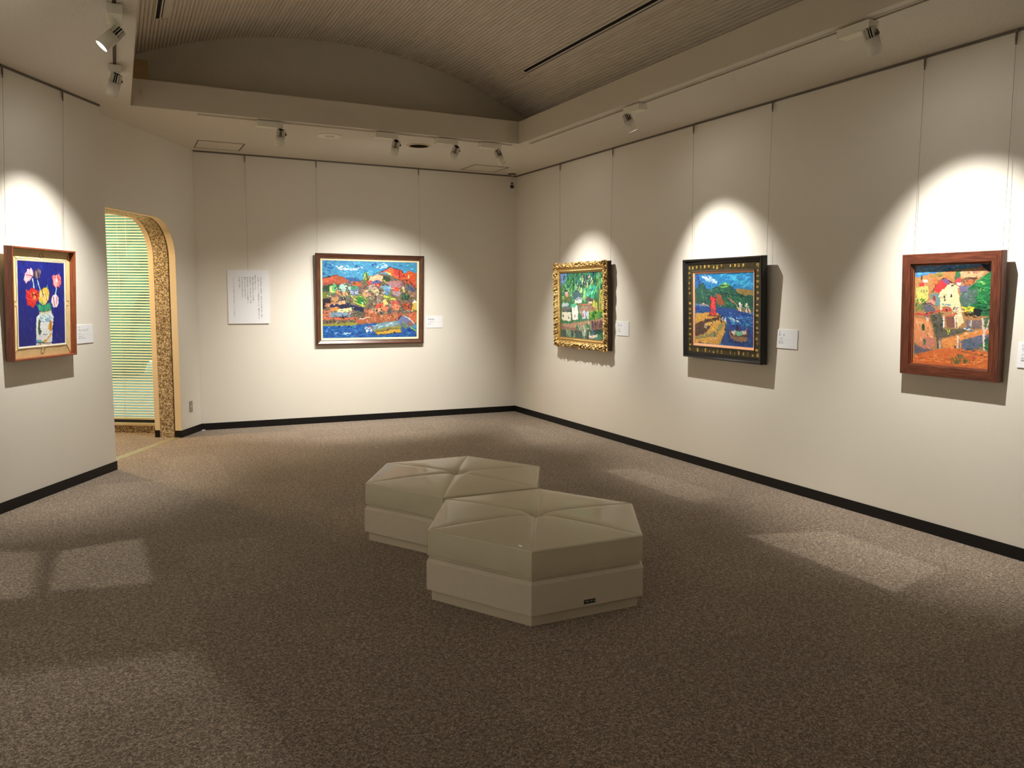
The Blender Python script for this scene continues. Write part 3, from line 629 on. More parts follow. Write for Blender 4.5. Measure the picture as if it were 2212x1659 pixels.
# ------------------------------------------------------------------ wall switch, chip
po = L(-2.236, D_DOOR, .31)
sw = thing('wall_outlet', 'small steel outlet plate low on the wall beside the arch', 'outlet', mw=Matrix.Translation(po) @ Matrix(((TL.x, -NL.x, 0, 0), (TL.y, -NL.y, 0, 0), (0, 0, 1, 0), (0, 0, 0, 1))))
box('cover_plate', (-.036, .036, -.006, -.0004, -.060, .060), M['stainless'], sw, bevel=.0015)
lathe('socket_insert', [(.011, .0062), (.011, .009)], M['plate_light'], sw, 20, Matrix.Rotation(PI/2, 4, 'X'))
wd_ = L(S_BACK-.05, D_DOOR, 0)
tag(box('door_wedge', (-3.99, -3.955, -.030, -.010, .0004, .008), M['paper']), 'tiny white plastic wedge at the foot of the black baseboard', 'wedge')
NP = (0.004, 0.082)   # name plate centre on the bench base
SKETCH = {
 'harbour': ((70, 150, 195), [
  ('p',(120,105,88),[0,308,192,270,402,246,485,187,589,158,775,184,993,175,1003,836,-3,837]),
  ('d',(80,88,80),150,30,8,20,26,[3,308,987,242,995,785,0,821]),
  ('d',(150,140,118),150,30,8,-30,30,[3,308,987,242,995,785,0,821]),
  ('d',(110,140,120),60,30,8,40,30,[3,292,447,261,448,539,2,547]),
  ('d',(40,120,190),60,39,9,5,14,[-4,-6,1003,-8,1005,75,414,149,-5,96]),
  ('d',(95,185,225),60,39,8,-10,14,[100,12,1004,16,978,126,402,238,230,205,68,163]),
  ('d',(30,95,165),30,32,8,10,12,[2,5,143,2,87,163,1,213]),
  ('d',(236,226,214),26,30,10,8,10,[130,74,180,63,318,65,414,77,369,127,230,133,149,105]),
  ('d',(205,222,230),16,26,9,-20,10,[550,46,641,26,707,47,609,100,563,86]),
  ('d',(60,190,235),20,26,6,-40,10,[395,166,498,113,563,143,421,230]),
  ('p',(60,105,160),[205,222,280,203,382,239,402,263,281,283,205,270]),
  ('p',(176,88,62),[0,233,43,212,130,185,161,187,230,221,281,267,180,302,68,322,3,348]),
  ('p',(205,100,70),[3,245,111,201,117,241,68,282,3,308]),
  ('l',(60,50,45),5,[0,233,43,212,130,185,161,187,230,225]),
  ('p',(205,92,62),[583,150,668,98,714,59,754,94,828,107,856,156,992,142,995,360,912,278,789,233,722,177,675,138]),
  ('p',(222,112,72),[668,98,714,59,754,96,735,144,688,138]),
  ('p',(205,70,60),[748,102,801,92,863,197,802,199,742,152]),
  ('p',(240,200,70),[635,124,702,145,715,169,688,162]),
  ('l',(50,35,40),6,[518,153,583,146,668,98,714,59,754,96,801,92,842,131,863,197]),
  ('l',(50,35,40),6,[756,226,843,235,911,245,946,277,995,360]),
  ('l',(50,35,40),5,[801,117,802,199]),
  ('p',(215,95,45),[856,147,910,112,992,150,994,259,911,245,870,221]),
  ('l',(240,210,170),10,[910,166,901,212]),
  ('d',(190,70,45),20,26,6,40,16,[775,184,994,242,995,343,844,281]),
  ('p',(225,170,130),[485,211,563,167,629,189,617,263,538,258,479,260]),
  ('d',(235,195,160),14,26,6,20,14,[485,203,629,181,616,255,486,260]),
  ('d',(75,110,45),30,39,8,-65,20,[408,165,472,155,486,227,447,285,402,295]),
  ('d',(230,215,80),8,39,6,-70,20,[421,165,485,154,466,236,434,262]),
  ('p',(45,70,50),[629,189,675,179,716,235,683,286,630,255]),
  ('l',(225,215,90),10,[636,242,670,278]),
  ('p',(205,75,70),[447,261,499,243,512,267,479,309]),
  ('p',(80,95,150),[486,260,590,244,604,280,518,291]),
  ('p',(190,60,55),[531,291,597,280,604,321,558,339]),
  ('p',(200,150,160),[466,309,538,291,551,356,499,365]),
  ('p',(175,120,120),[676,261,816,248,844,322,764,366,723,318,676,303]),
  ('d',(150,130,150),30,26,6,20,22,[676,253,830,248,858,347,710,318]),
  ('p',(95,105,130),[858,313,967,327,989,394,913,379]),
  ('p',(120,170,200),[591,322,670,303,717,326,704,368,631,362]),
  ('p',(90,150,190),[631,362,710,359,698,443,658,435]),
  ('p',(215,80,60),[717,334,790,332,805,382,737,384]),
  ('p',(175,150,160),[724,384,805,390,812,448,738,442]),
  ('p',(150,115,90),[900,379,989,394,990,461,914,454]),
  ('l',(235,215,130),13,[851,330,859,397]),
  ('p',(60,95,75),[6,324,86,305,180,302,142,384,5,403]),
  ('p',(165,205,190),[180,302,230,285,255,332,230,397,167,383]),
  ('p',(90,175,110),[74,338,130,304,155,351,117,432,73,402]),
  ('p',(200,215,110),[74,346,98,337,98,417,73,402]),
  ('p',(195,105,60),[293,266,402,263,402,319,319,330]),
  ('p',(70,150,110),[268,340,344,313,370,361,293,371]),
  ('p',(150,195,200),[268,332,293,331,287,380,268,372]),
  ('p',(105,125,165),[281,380,376,361,364,442,281,436]),
  ('l',(215,225,235),6,[287,396,370,398]),
  ('l',(215,225,235),6,[293,416,364,422]),
  ('p',(120,140,60),[5,419,80,409,86,465,5,475]),
  ('p',(195,135,90),[129,392,179,383,186,439,142,440]),
  ('p',(215,165,110),[198,398,255,397,255,453,205,454]),
  ('p',(200,150,110),[402,368,467,366,487,448,435,482]),
  ('p',(205,195,140),[499,374,578,363,585,404,512,406]),
  ('p',(130,115,95),[486,407,631,395,618,478,500,480]),
  ('d',(110,95,85),90,26,5,25,26,[395,312,630,288,632,585,448,588]),
  ('d',(200,180,150),50,26,5,25,26,[395,328,630,304,619,586,448,588]),
  ('d',(120,160,60),40,36,8,60,24,[319,460,434,424,487,505,435,588,345,557]),
  ('d',(205,215,90),14,32,6,40,20,[281,444,357,459,344,541,422,589,319,541]),
  ('p',(55,140,60),[344,476,396,474,435,539,435,588,357,541]),
  ('l',(200,210,70),10,[319,533,422,580]),
  ('p',(135,160,60),[625,444,684,435,765,483,779,508,712,501,631,477]),
  ('l',(220,220,90),12,[638,452,752,491]),
  ('p',(50,110,80),[825,431,859,405,914,429,915,513,847,498]),
  ('d',(30,70,60),14,26,9,80,14,[818,415,914,412,915,530,833,515]),
  ('p',(60,45,55),[5,491,79,481,79,578,4,635]),
  ('p',(205,130,100),[29,547,73,542,73,594,29,603]),
  ('p',(190,140,100),[85,473,167,463,160,560,85,562]),
  ('p',(55,60,80),[192,471,236,470,242,518,192,511]),
  ('p',(225,165,125),[173,520,236,518,236,575,166,576]),
  ('p',(40,50,85),[79,562,179,568,268,542,319,574,422,605,422,671,319,631,166,609,79,602]),
  ('p',(215,140,80),[79,602,154,593,160,641,85,650]),
  ('p',(225,215,160),[154,625,293,607,313,639,230,665,154,666]),
  ('p',(130,155,180),[72,683,166,658,287,681,287,722,78,723]),
  ('l',(45,50,60),6,[66,732,179,723,293,730]),
  ('p',(190,110,80),[4,643,72,634,72,715,3,740]),
  ('p',(200,110,80),[3,732,179,731,358,729,345,771,128,764,3,764]),
  ('d',(90,60,60),36,22,5,5,20,[3,756,345,738,358,804,3,805]),
  ('d',(90,95,85),30,26,6,15,20,[293,640,422,638,436,729,319,730]),
  ('p',(215,80,55),[553,562,632,548,632,602,553,611]),
  ('p',(230,165,120),[546,603,606,602,600,669,540,686]),
  ('p',(225,120,80),[612,594,686,585,686,651,626,652]),
  ('p',(225,200,120),[625,502,658,493,685,559,632,577]),
  ('p',(220,90,85),[702,517,779,508,806,549,726,559]),
  ('p',(230,130,95),[719,559,807,557,808,642,726,634]),
  ('p',(70,80,110),[593,644,626,652,620,694,593,694]),
  ('p',(80,80,110),[686,618,713,618,713,676,683,677]),
  ('p',(185,110,75),[429,630,500,620,553,686,620,694,808,667,876,692,795,768,714,794,475,803,345,820,345,762,436,721]),
  ('d',(205,150,110),70,30,6,70,24,[435,638,822,675,782,777,449,803]),
  ('d',(150,90,65),40,26,6,70,24,[435,671,822,675,782,777,449,803]),
  ('l',(235,225,215),8,[384,754,488,728]),
  ('p',(190,90,60),[833,532,929,555,938,648,848,624]),
  ('d',(110,80,70),26,26,6,20,22,[806,549,943,555,945,665,835,658]),
  ('p',(215,185,90),[950,530,998,512,1000,639,945,648]),
  ('p',(240,240,235),[956,513,977,495,991,537,957,542]),
  ('p',(205,110,75),[876,692,1000,648,1003,819,947,785]),
  ('p',(110,120,165),[789,760,829,709,891,725,933,785,892,828,816,811]),
  ('p',(150,110,110),[905,776,947,793,962,853,899,862]),
  ('l',(240,225,225),8,[849,713,918,751,968,819]),
  ('l',(45,40,45),6,[789,768,829,709]),
  ('p',(150,150,60),[3,813,358,795,345,837,65,845,3,837]),
  ('p',(40,100,175),[0,841,191,845,358,829,488,812,816,819,1004,888,1006,1009,-1,1004]),
  ('d',(25,75,150),90,39,8,0,18,[0,845,449,828,450,1004,-1,1000]),
  ('d',(60,140,205),60,39,7,5,18,[0,853,449,837,991,957,992,1000,-1,992]),
  ('d',(190,220,235),12,26,5,5,14,[115,919,319,928,306,953,128,952]),
  ('d',(40,60,150),30,32,8,20,16,[851,870,1004,888,1006,1000,716,998]),
  ('p',(110,150,165),[502,845,647,794,802,781,823,836,675,862,528,895]),
  ('d',(180,205,215),24,39,6,-12,14,[515,837,796,785,810,828,528,887]),
  ('p',(150,145,80),[515,895,675,862,823,836,835,905,716,947,555,954]),
  ('p',(210,165,60),[555,929,810,887,831,930,716,951,568,959]),
  ('l',(50,55,50),6,[542,929,675,896,824,887]),
  ('l',(50,55,50),6,[515,954,582,963,716,951,835,934]),
  ('d',(225,235,225),30,26,6,60,12,[436,862,502,862,515,929,449,929]),
  ('l',(225,70,60),13,[488,845,498,870]),
  ('l',(150,205,60),13,[920,862,990,914]),
  ('d',(130,150,80),14,32,8,30,14,[830,802,919,819,893,896,838,870]),
  ('d',(228,212,185),60,17,6,10,22,[6,340,981,310,987,716,4,724]),
  ('d',(205,110,75),40,17,6,-10,22,[6,340,981,310,987,716,4,724]),
  ('d',(45,55,62),150,26,4,30,10,[6,276,987,276,994,725,3,732]),
  ('d',(42,45,50),130,26,4,-50,10,[6,276,987,276,994,725,3,732]),
 ]),
 'tulips': ((32, 44, 150), [
  ('d',(40,56,170),120,87,23,80,8,[0,0,1000,0,1000,1000,0,1000]),
  ('d',(26,36,130),80,87,20,80,8,[0,0,1000,0,1000,1000,0,1000]),
  ('l',(190,225,225),20,[313,213,338,320]),
  ('l',(170,215,215),23,[413,226,462,340]),
  ('l',(185,225,230),23,[819,312,789,403]),
  ('p',(235,170,190),[187,104,280,84,318,115,324,169,253,225,179,258,127,228,156,163]),
  ('d',(250,215,225),18,67,17,70,12,[196,109,308,105,309,159,197,237,142,217]),
  ('l',(190,70,100),13,[178,163,309,175]),
  ('p',(70,66,80),[365,98,461,84,499,110,480,165,423,210,365,211,318,169,327,126]),
  ('d',(120,115,130),16,58,13,80,14,[346,104,490,93,461,176,384,189]),
  ('l',(190,130,140),20,[384,124,404,199]),
  ('p',(238,100,110),[727,169,778,156,829,144,880,148,926,175,930,254,881,300,799,307,742,258]),
  ('d',(250,185,190),18,87,17,80,10,[737,169,922,169,912,254,799,296]),
  ('l',(190,40,60),12,[860,165,881,289]),
  ('l',(240,235,235),13,[829,155,809,279]),
  ('p',(235,50,48),[179,354,262,326,309,310,357,330,423,346,439,416,386,482,357,520,301,552,254,525,189,520,180,472,165,408]),
  ('d',(245,80,70),20,87,20,30,10,[188,354,414,351,386,482,198,504]),
  ('d',(240,200,90),10,43,13,45,14,[281,375,366,374,366,439,291,439]),
  ('l',(60,40,40),13,[357,390,385,406]),
  ('l',(60,40,40),12,[300,385,310,428]),
  ('p',(238,195,70),[443,373,500,328,539,306,618,310,658,370,654,437,599,492,521,520,443,487,424,438]),
  ('d',(250,225,150),22,72,17,70,10,[443,373,648,348,619,481,463,493]),
  ('l',(90,60,40),13,[501,334,530,416]),
  ('l',(190,110,50),10,[579,382,599,459]),
  ('l',(70,160,150),23,[618,288,622,321]),
  ('p',(240,225,235),[709,437,749,397,810,386,861,425,862,503,810,548,739,548,703,503]),
  ('l',(200,70,110),17,[749,425,770,526]),
  ('l',(200,80,120),13,[830,425,810,503]),
  ('p',(40,150,110),[367,504,463,525,540,514,619,503,669,481,699,548,699,581,463,596,405,547]),
  ('d',(70,190,140),18,87,14,-70,10,[386,514,679,492,679,581,444,591]),
  ('p',(235,240,240),[444,623,699,593,710,626,740,660,736,716,716,771,701,960,661,992,369,975,359,872,377,655]),
  ('d',(120,185,225),26,72,17,30,14,[444,634,700,637,720,727,387,721]),
  ('p',(225,225,200),[434,607,541,602,709,581,709,606,561,630,440,634]),
  ('l',(130,140,90),12,[434,607,709,581]),
  ('d',(255,255,255),26,72,20,20,10,[387,721,700,726,681,904,388,916]),
  ('p',(70,110,80),[415,699,444,689,464,722,435,787,484,832,445,886,416,863,397,797]),
  ('p',(240,170,50),[670,692,700,726,711,816,671,837,625,814,630,769]),
  ('l',(120,80,40),10,[680,704,681,837]),
  ('l',(240,175,60),29,[681,871,582,945,465,963]),
  ('p',(120,195,215),[369,927,465,930,504,970,369,965]),
  ('l',(60,70,80),12,[369,965,701,983]),
  ('l',(240,220,190),17,[373,985,693,989]),
  ('l',(110,110,150),9,[503,871,601,874]),
 ]),
 'gorge': ((50, 130, 85), [
  ('p',(110,150,215),[0,6,178,5,159,66,103,132,28,199,0,210]),
  ('d',(60,60,50),12,38,13,80,10,[68,64,159,55,139,144,85,132]),
  ('d',(30,105,80),120,76,20,-75,30,[160,10,1000,2,1000,274,-12,335]),
  ('d',(95,190,120),90,76,17,-75,30,[67,109,1000,44,1000,401,23,427]),
  ('d',(190,215,110),36,76,15,-75,24,[28,221,1000,127,1000,358,23,427]),
  ('d',(20,85,85),60,76,20,-75,24,[250,13,1000,2,1000,169,281,224]),
  ('d',(225,205,150),16,59,15,-80,16,[458,73,760,37,759,251,525,227]),
  ('l',(120,190,130),20,[905,10,921,252]),
  ('p',(70,110,120),[315,314,386,247,489,314,523,402,313,425]),
  ('d',(70,190,165),40,64,18,-60,20,[559,227,889,209,888,380,591,358]),
  ('p',(200,190,190),[100,267,173,257,189,358,116,370]),
  ('p',(235,150,130),[136,319,181,319,180,369,135,370]),
  ('p',(70,60,60),[91,267,191,257,191,291,100,296]),
  ('d',(140,110,60),18,64,15,40,16,[24,381,225,369,224,448,22,450]),
  ('p',(150,165,185),[384,380,506,369,522,446,383,447]),
  ('p',(225,225,215),[366,414,514,413,505,458,330,470]),
  ('p',(90,80,80),[591,402,658,369,823,401,856,439,658,434]),
  ('p',(235,215,190),[658,434,758,439,741,477,658,473]),
  ('l',(205,110,80),20,[435,486,724,478]),
  ('l',(225,165,70),28,[929,273,920,561]),
  ('l',(225,180,80),18,[856,465,863,584]),
  ('l',(215,200,90),18,[968,274,968,561]),
  ('d',(215,200,80),16,76,15,-80,14,[757,456,856,455,888,583,773,553]),
  ('p',(165,130,115),[435,514,741,499,839,541,823,596,656,599,622,666,485,647]),
  ('d',(190,150,120),20,56,15,10,16,[452,514,823,509,790,596,486,625]),
  ('p',(185,205,215),[31,473,169,449,204,517,39,519]),
  ('p',(110,115,115),[30,530,204,511,239,596,38,599]),
  ('p',(230,225,200),[19,611,257,607,254,744,34,739]),
  ('p',(240,240,230),[276,538,400,492,433,626,406,716,290,731]),
  ('p',(90,205,160),[241,494,383,470,365,526,258,539]),
  ('l',(50,45,45),11,[28,600,257,590]),
  ('l',(50,45,45),10,[261,573,258,743]),
  ('l',(40,60,80),13,[183,660,191,705]),
  ('l',(40,60,80),13,[55,663,58,697]),
  ('l',(205,60,70),18,[345,650,344,684]),
  ('l',(190,80,60),13,[329,560,337,583]),
  ('p',(200,220,235),[520,602,572,556,605,644,588,700,519,702]),
  ('p',(205,215,225),[623,588,673,587,673,698,622,693]),
  ('p',(170,60,80),[529,624,554,623,554,673,528,674]),
  ('d',(150,205,60),40,64,18,30,16,[673,609,1000,560,1000,635,756,695,673,698]),
  ('d',(50,120,60),24,64,15,30,16,[757,597,1000,571,1000,646,756,684]),
  ('p',(190,150,120),[5,798,379,762,756,706,1000,678,1000,721,756,761,413,806,342,855,3,856]),
  ('p',(150,105,95),[4,833,342,855,517,881,738,861,756,761,1000,699,1000,828,755,871,482,900,3,886]),
  ('d',(200,185,160),24,56,15,30,16,[378,796,722,762,722,851,395,864]),
  ('d',(90,70,75),24,64,15,80,16,[739,751,1000,699,1000,818,755,849]),
  ('l',(205,150,110),20,[722,751,722,873]),
  ('p',(50,95,85),[3,892,482,906,755,871,1000,828,1000,1002,0,1004]),
  ('d',(140,170,120),30,76,15,90,16,[105,899,377,899,375,1002,121,1003]),
  ('d',(200,220,190),10,76,15,90,12,[517,904,603,900,585,1002,516,995]),
  ('d',(30,75,75),40,76,18,0,16,[2,903,1000,850,1000,1000,0,998]),
  ('d',(60,150,110),20,76,15,0,16,[586,923,1000,861,1000,1000,653,999]),
  ('p',(240,225,210),[662,942,755,949,854,911,870,954,788,980,687,975]),
  ('l',(90,110,190),23,[755,871,780,914]),
  ('l',(235,235,235),13,[688,896,696,963]),
 ]),
 'lighthouse': ((35, 130, 190), [
  ('d',(20,115,180),80,80,16,-10,10,[0,-3,1000,0,996,244,427,143,2,216]),
  ('d',(60,170,215),50,80,15,-15,10,[426,6,1000,5,996,220,640,157]),
  ('d',(40,80,165),18,68,16,-70,10,[0,10,95,12,96,153,2,204]),
  ('d',(225,232,235),22,57,15,30,8,[111,38,271,47,396,118,366,149,240,116]),
  ('d',(150,190,215),16,46,11,30,8,[95,25,333,42,412,143,176,103]),
  ('p',(35,100,85),[3,255,64,178,160,134,209,217,273,230,428,168,580,169,670,206,730,243,990,268,993,531,850,522,644,489,401,481,4,423]),
  ('p',(95,175,90),[397,193,519,131,580,150,640,169,580,194,474,206]),
  ('d',(150,205,90),12,57,11,20,10,[428,155,610,145,610,188,444,205]),
  ('p',(150,125,70),[715,219,817,219,989,244,990,315,789,292,715,255]),
  ('d',(25,80,70),60,68,14,50,14,[16,242,160,153,398,243,641,219,990,315,992,459,644,477,17,397]),
  ('d',(70,145,95),36,68,11,40,14,[16,268,177,179,581,243,963,364,614,465,50,371]),
  ('l',(25,60,60),10,[3,255,64,178,160,134,209,217,273,230,397,193,580,169,670,206,730,280]),
  ('l',(25,60,60),10,[163,434,211,370,258,319]),
  ('l',(25,60,60),10,[444,255,582,292,789,316,962,340]),
  ('p',(165,90,60),[383,299,460,293,492,367,523,442,400,431]),
  ('l',(190,130,90),16,[597,354,717,427]),
  ('d',(205,165,160),26,34,9,10,16,[17,423,400,431,644,489,614,515,275,483,18,449]),
  ('d',(240,225,190),26,39,10,70,16,[717,415,892,412,965,508,965,544,792,535,703,488]),
  ('d',(225,130,70),20,32,10,60,14,[733,476,979,495,979,543,763,536]),
  ('l',(245,240,225),10,[773,402,784,475]),
  ('l',(245,240,225),10,[885,413,886,473]),
  ('p',(30,85,160),[5,455,400,469,674,489,994,561,1000,1000,468,993,571,689,402,582,5,552]),
  ('d',(20,65,145),90,80,14,5,14,[5,462,994,567,1000,988,499,979,571,689,402,569,18,539]),
  ('d',(60,140,205),50,68,11,0,14,[585,540,994,591,996,723,617,688]),
  ('d',(225,240,245),14,39,8,5,10,[615,601,793,609,765,671,616,663]),
  ('p',(215,160,70),[6,578,116,556,401,544,433,593,556,677,527,778,453,994,0,994]),
  ('d',(240,190,95),30,68,15,-10,14,[21,837,526,740,453,982,23,979]),
  ('p',(95,65,50),[-3,734,182,651,433,606,434,656,278,724,200,855,-1,903]),
  ('d',(75,55,50),30,57,13,-20,12,[-3,734,402,644,184,830,-1,903]),
  ('p',(225,180,90),[198,701,371,658,434,669,278,724,199,740]),
  ('l',(50,45,45),10,[20,720,166,664,387,632,494,579]),
  ('p',(140,140,90),[184,868,311,824,373,822,434,706,526,691,496,742,390,872,-1,942,-1,916]),
  ('d',(220,225,215),12,39,11,60,10,[448,605,555,615,556,677,464,668]),
  ('d',(60,50,50),12,46,11,60,10,[433,593,571,639,556,702,465,693]),
  ('d',(245,235,210),10,30,9,80,6,[166,715,214,714,200,855,168,856]),
  ('l',(55,70,75),14,[549,702,527,815,468,993]),
  ('p',(225,50,55),[274,338,375,328,361,419,383,582,269,578,287,420]),
  ('l',(110,30,50),10,[274,338,287,420,269,578]),
  ('l',(90,25,45),10,[375,328,361,419,383,582]),
  ('l',(70,80,120),14,[320,514,327,552]),
  ('l',(90,50,90),16,[328,262,329,331]),
  ('d',(240,90,90),8,68,10,88,6,[290,369,353,369,362,545,292,546]),
  ('l',(120,50,50),14,[229,592,433,593]),
  ('p',(95,75,60),[595,769,663,791,766,793,883,776,904,787,913,908,797,926,649,909,607,862]),
  ('p',(150,115,90),[619,849,738,868,905,860,899,909,768,928,649,903]),
  ('p',(120,200,160),[707,789,795,780,825,839,738,849]),
  ('p',(205,190,185),[648,792,707,783,708,826,648,823]),
  ('p',(225,205,200),[810,779,868,770,876,819,825,827]),
  ('l',(30,30,40),14,[729,715,737,770]),
  ('l',(120,50,100),16,[773,738,774,780]),
  ('l',(200,150,110),10,[875,728,883,825]),
  ('l',(200,150,110),10,[606,775,627,885]),
  ('l',(20,50,90),14,[604,924,768,946,913,926]),
  ('l',(80,75,80),14,[342,823,358,886]),
  ('l',(225,190,90),16,[342,779,381,803]),
  ('l',(235,225,210),8,[335,887,331,925]),
  ('l',(235,225,210),8,[366,885,371,923]),
  ('l',(70,60,50),6,[59,988,161,985]),
 ]),
 'village': ((190, 140, 90), [
  ('p',(70,150,220),[0,5,864,-3,866,30,422,65,7,125]),
  ('d',(110,185,235),30,70,10,-10,8,[5,16,839,4,422,60,18,103]),
  ('p',(205,150,95),[7,125,258,84,422,65,582,57,866,30,943,62,821,131,614,151,425,128,318,170,213,276,12,212]),
  ('d',(215,125,70),30,60,11,-15,14,[203,105,556,67,561,150,238,234]),
  ('d',(150,150,80),24,50,11,-20,14,[230,95,395,70,397,107,260,127]),
  ('p',(70,125,85),[543,67,635,57,601,150,535,161]),
  ('p',(210,175,130),[609,68,791,49,919,71,846,132,693,151,613,130]),
  ('d',(190,110,80),14,40,9,20,12,[688,58,868,61,819,101,689,89]),
  ('d',(60,85,60),10,24,8,70,8,[366,43,528,30,529,61,381,65]),
  ('p',(130,95,70),[601,150,820,121,773,193,669,203]),
  ('p',(205,120,80),[654,151,771,152,760,198,669,197]),
  ('l',(50,40,40),9,[614,151,692,130,821,142]),
  ('p',(25,50,60),[852,9,996,4,995,93,945,82]),
  ('p',(40,130,80),[945,92,994,72,998,495,841,498,656,440,609,296,697,234,847,152]),
  ('d',(60,165,90),60,60,12,-10,14,[821,131,990,113,996,455,808,377]),
  ('d',(150,215,110),14,34,11,30,8,[823,172,912,173,905,274,827,254]),
  ('p',(90,125,110),[609,296,698,254,826,234,808,377,681,419,613,379]),
  ('d',(110,145,140),26,60,13,-50,12,[608,275,813,234,796,377,655,420]),
  ('d',(30,80,60),26,60,13,10,14,[808,377,997,354,998,495,841,498]),
  ('d',(240,225,60),22,50,12,0,8,[655,420,797,407,787,459,671,471]),
  ('p',(25,35,45),[786,428,888,437,866,498,789,489]),
  ('d',(40,60,40),16,50,11,0,10,[657,461,788,469,790,505,673,507]),
  ('p',(120,110,150),[578,213,722,203,699,264,608,275]),
  ('p',(225,80,90),[554,145,620,135,616,182,563,192]),
  ('p',(235,235,235),[563,182,622,177,617,202,571,208]),
  ('p',(225,60,70),[72,180,129,169,124,212,68,223]),
  ('p',(240,235,225),[113,147,162,132,185,159,129,180]),
  ('l',(50,60,50),14,[92,104,95,147]),
  ('p',(215,210,120),[24,223,188,212,195,341,134,384,21,364]),
  ('d',(235,225,90),20,60,10,85,12,[35,277,186,298,175,362,40,364]),
  ('d',(70,60,60),10,20,9,85,8,[41,255,183,244,186,298,58,299]),
  ('d',(60,140,70),26,50,13,-60,12,[20,342,174,341,124,449,27,472]),
  ('p',(225,60,65),[254,266,318,170,399,139,482,171,458,234,379,276]),
  ('p',(140,100,150),[344,149,426,139,482,171,443,202]),
  ('l',(50,40,60),9,[254,266,317,159,398,133,482,171,551,202]),
  ('p',(120,160,165),[214,298,338,276,346,424,247,383]),
  ('p',(170,80,70),[257,308,291,303,294,361,260,362]),
  ('p',(235,220,170),[338,276,482,181,564,202,613,379,663,564,588,629,565,463,443,444,361,445]),
  ('d',(245,232,190),40,50,13,70,8,[353,297,511,213,600,379,636,544,585,587]),
  ('l',(40,45,60),22,[408,302,417,349]),
  ('l',(50,45,50),16,[495,286,503,317]),
  ('l',(50,60,80),20,[543,421,531,442]),
  ('l',(90,160,180),18,[392,392,494,396]),
  ('p',(200,130,100),[394,413,495,412,497,443,395,445]),
  ('p',(235,160,140),[175,362,272,340,302,382,248,404]),
  ('p',(110,110,125),[121,406,219,394,292,436,307,467,139,470]),
  ('l',(40,50,90),10,[120,395,219,383,304,414]),
  ('l',(225,70,70),20,[19,494,169,497,334,456,497,448]),
  ('l',(225,80,70),16,[434,523,566,478]),
  ('l',(245,240,240),20,[177,513,193,555]),
  ('l',(230,100,110),16,[168,486,184,512]),
  ('p',(105,100,85),[211,501,377,477,413,634,588,629,666,616,720,645,643,668,458,717,336,732,294,723,274,617]),
  ('d',(85,85,70),30,60,13,80,10,[226,512,365,509,400,655,321,711]),
  ('l',(240,240,245),20,[406,518,412,623]),
  ('p',(140,95,80),[434,518,554,505,560,619,453,622]),
  ('l',(240,240,245),10,[555,515,560,619]),
  ('d',(225,225,80),10,30,12,70,6,[454,633,494,631,497,684,463,685]),
  ('p',(235,150,100),[6,527,143,546,230,576,279,702,298,797,218,854,14,788]),
  ('d',(240,175,130),40,60,13,70,10,[22,559,216,587,266,724,100,784]),
  ('p',(205,130,110),[140,729,294,723,299,808,190,866,103,838]),
  ('p',(60,100,60),[111,600,153,594,157,653,122,665]),
  ('p',(70,130,90),[141,750,176,743,179,802,151,803]),
  ('p',(110,105,120),[14,798,146,846,301,850,247,884,21,907]),
  ('p',(150,130,110),[322,732,431,718,410,824,328,838]),
  ('l',(230,225,215),12,[365,762,369,836]),
  ('l',(70,50,60),10,[322,722,341,827]),
  ('p',(240,150,80),[398,735,578,702,886,629,1005,626,988,666,647,741,637,813,465,832,382,814]),
  ('d',(245,165,90),40,60,12,-15,12,[405,740,874,640,646,730,518,819]),
  ('p',(130,110,110),[675,543,894,538,885,619,719,624]),
  ('l',(235,235,240),20,[754,552,756,593]),
  ('l',(70,140,200),14,[692,615,772,643]),
  ('l',(235,240,245),10,[667,626,745,634]),
  ('p',(115,120,150),[633,741,889,680,988,666,986,747,832,815,651,823]),
  ('d',(90,110,125),30,60,12,-10,12,[647,751,976,677,984,818,678,832]),
  ('p',(40,110,90),[941,719,989,677,996,817,909,821]),
  ('d',(60,140,80),20,40,12,30,10,[829,764,980,747,985,828,833,825]),
  ('p',(90,125,90),[880,528,985,495,993,636,898,619]),
  ('l',(235,205,190),22,[899,528,926,679]),
  ('l',(235,205,190),16,[975,536,926,669]),
  ('l',(240,215,200),26,[914,679,928,820]),
  ('l',(235,235,230),16,[592,701,611,815]),
  ('l',(70,90,130),10,[614,742,617,804]),
  ('l',(60,50,90),14,[557,796,571,816]),
  ('p',(235,125,65),[7,918,301,850,464,826,651,828,998,837,1000,1000,5,1003]),
  ('d',(245,145,75),60,80,13,-5,12,[21,917,985,838,981,989,26,993]),
  ('d',(210,100,60),40,70,11,-5,12,[21,917,985,838,981,989,26,993]),
  ('d',(95,120,70),44,50,11,60,12,[523,913,655,885,762,941,686,986,527,975]),
  ('l',(120,90,80),9,[652,844,912,872,987,878]),
  ('d',(45,40,50),60,30,5,20,8,[9,147,973,153,1009,817,50,862]),
 ]),
}

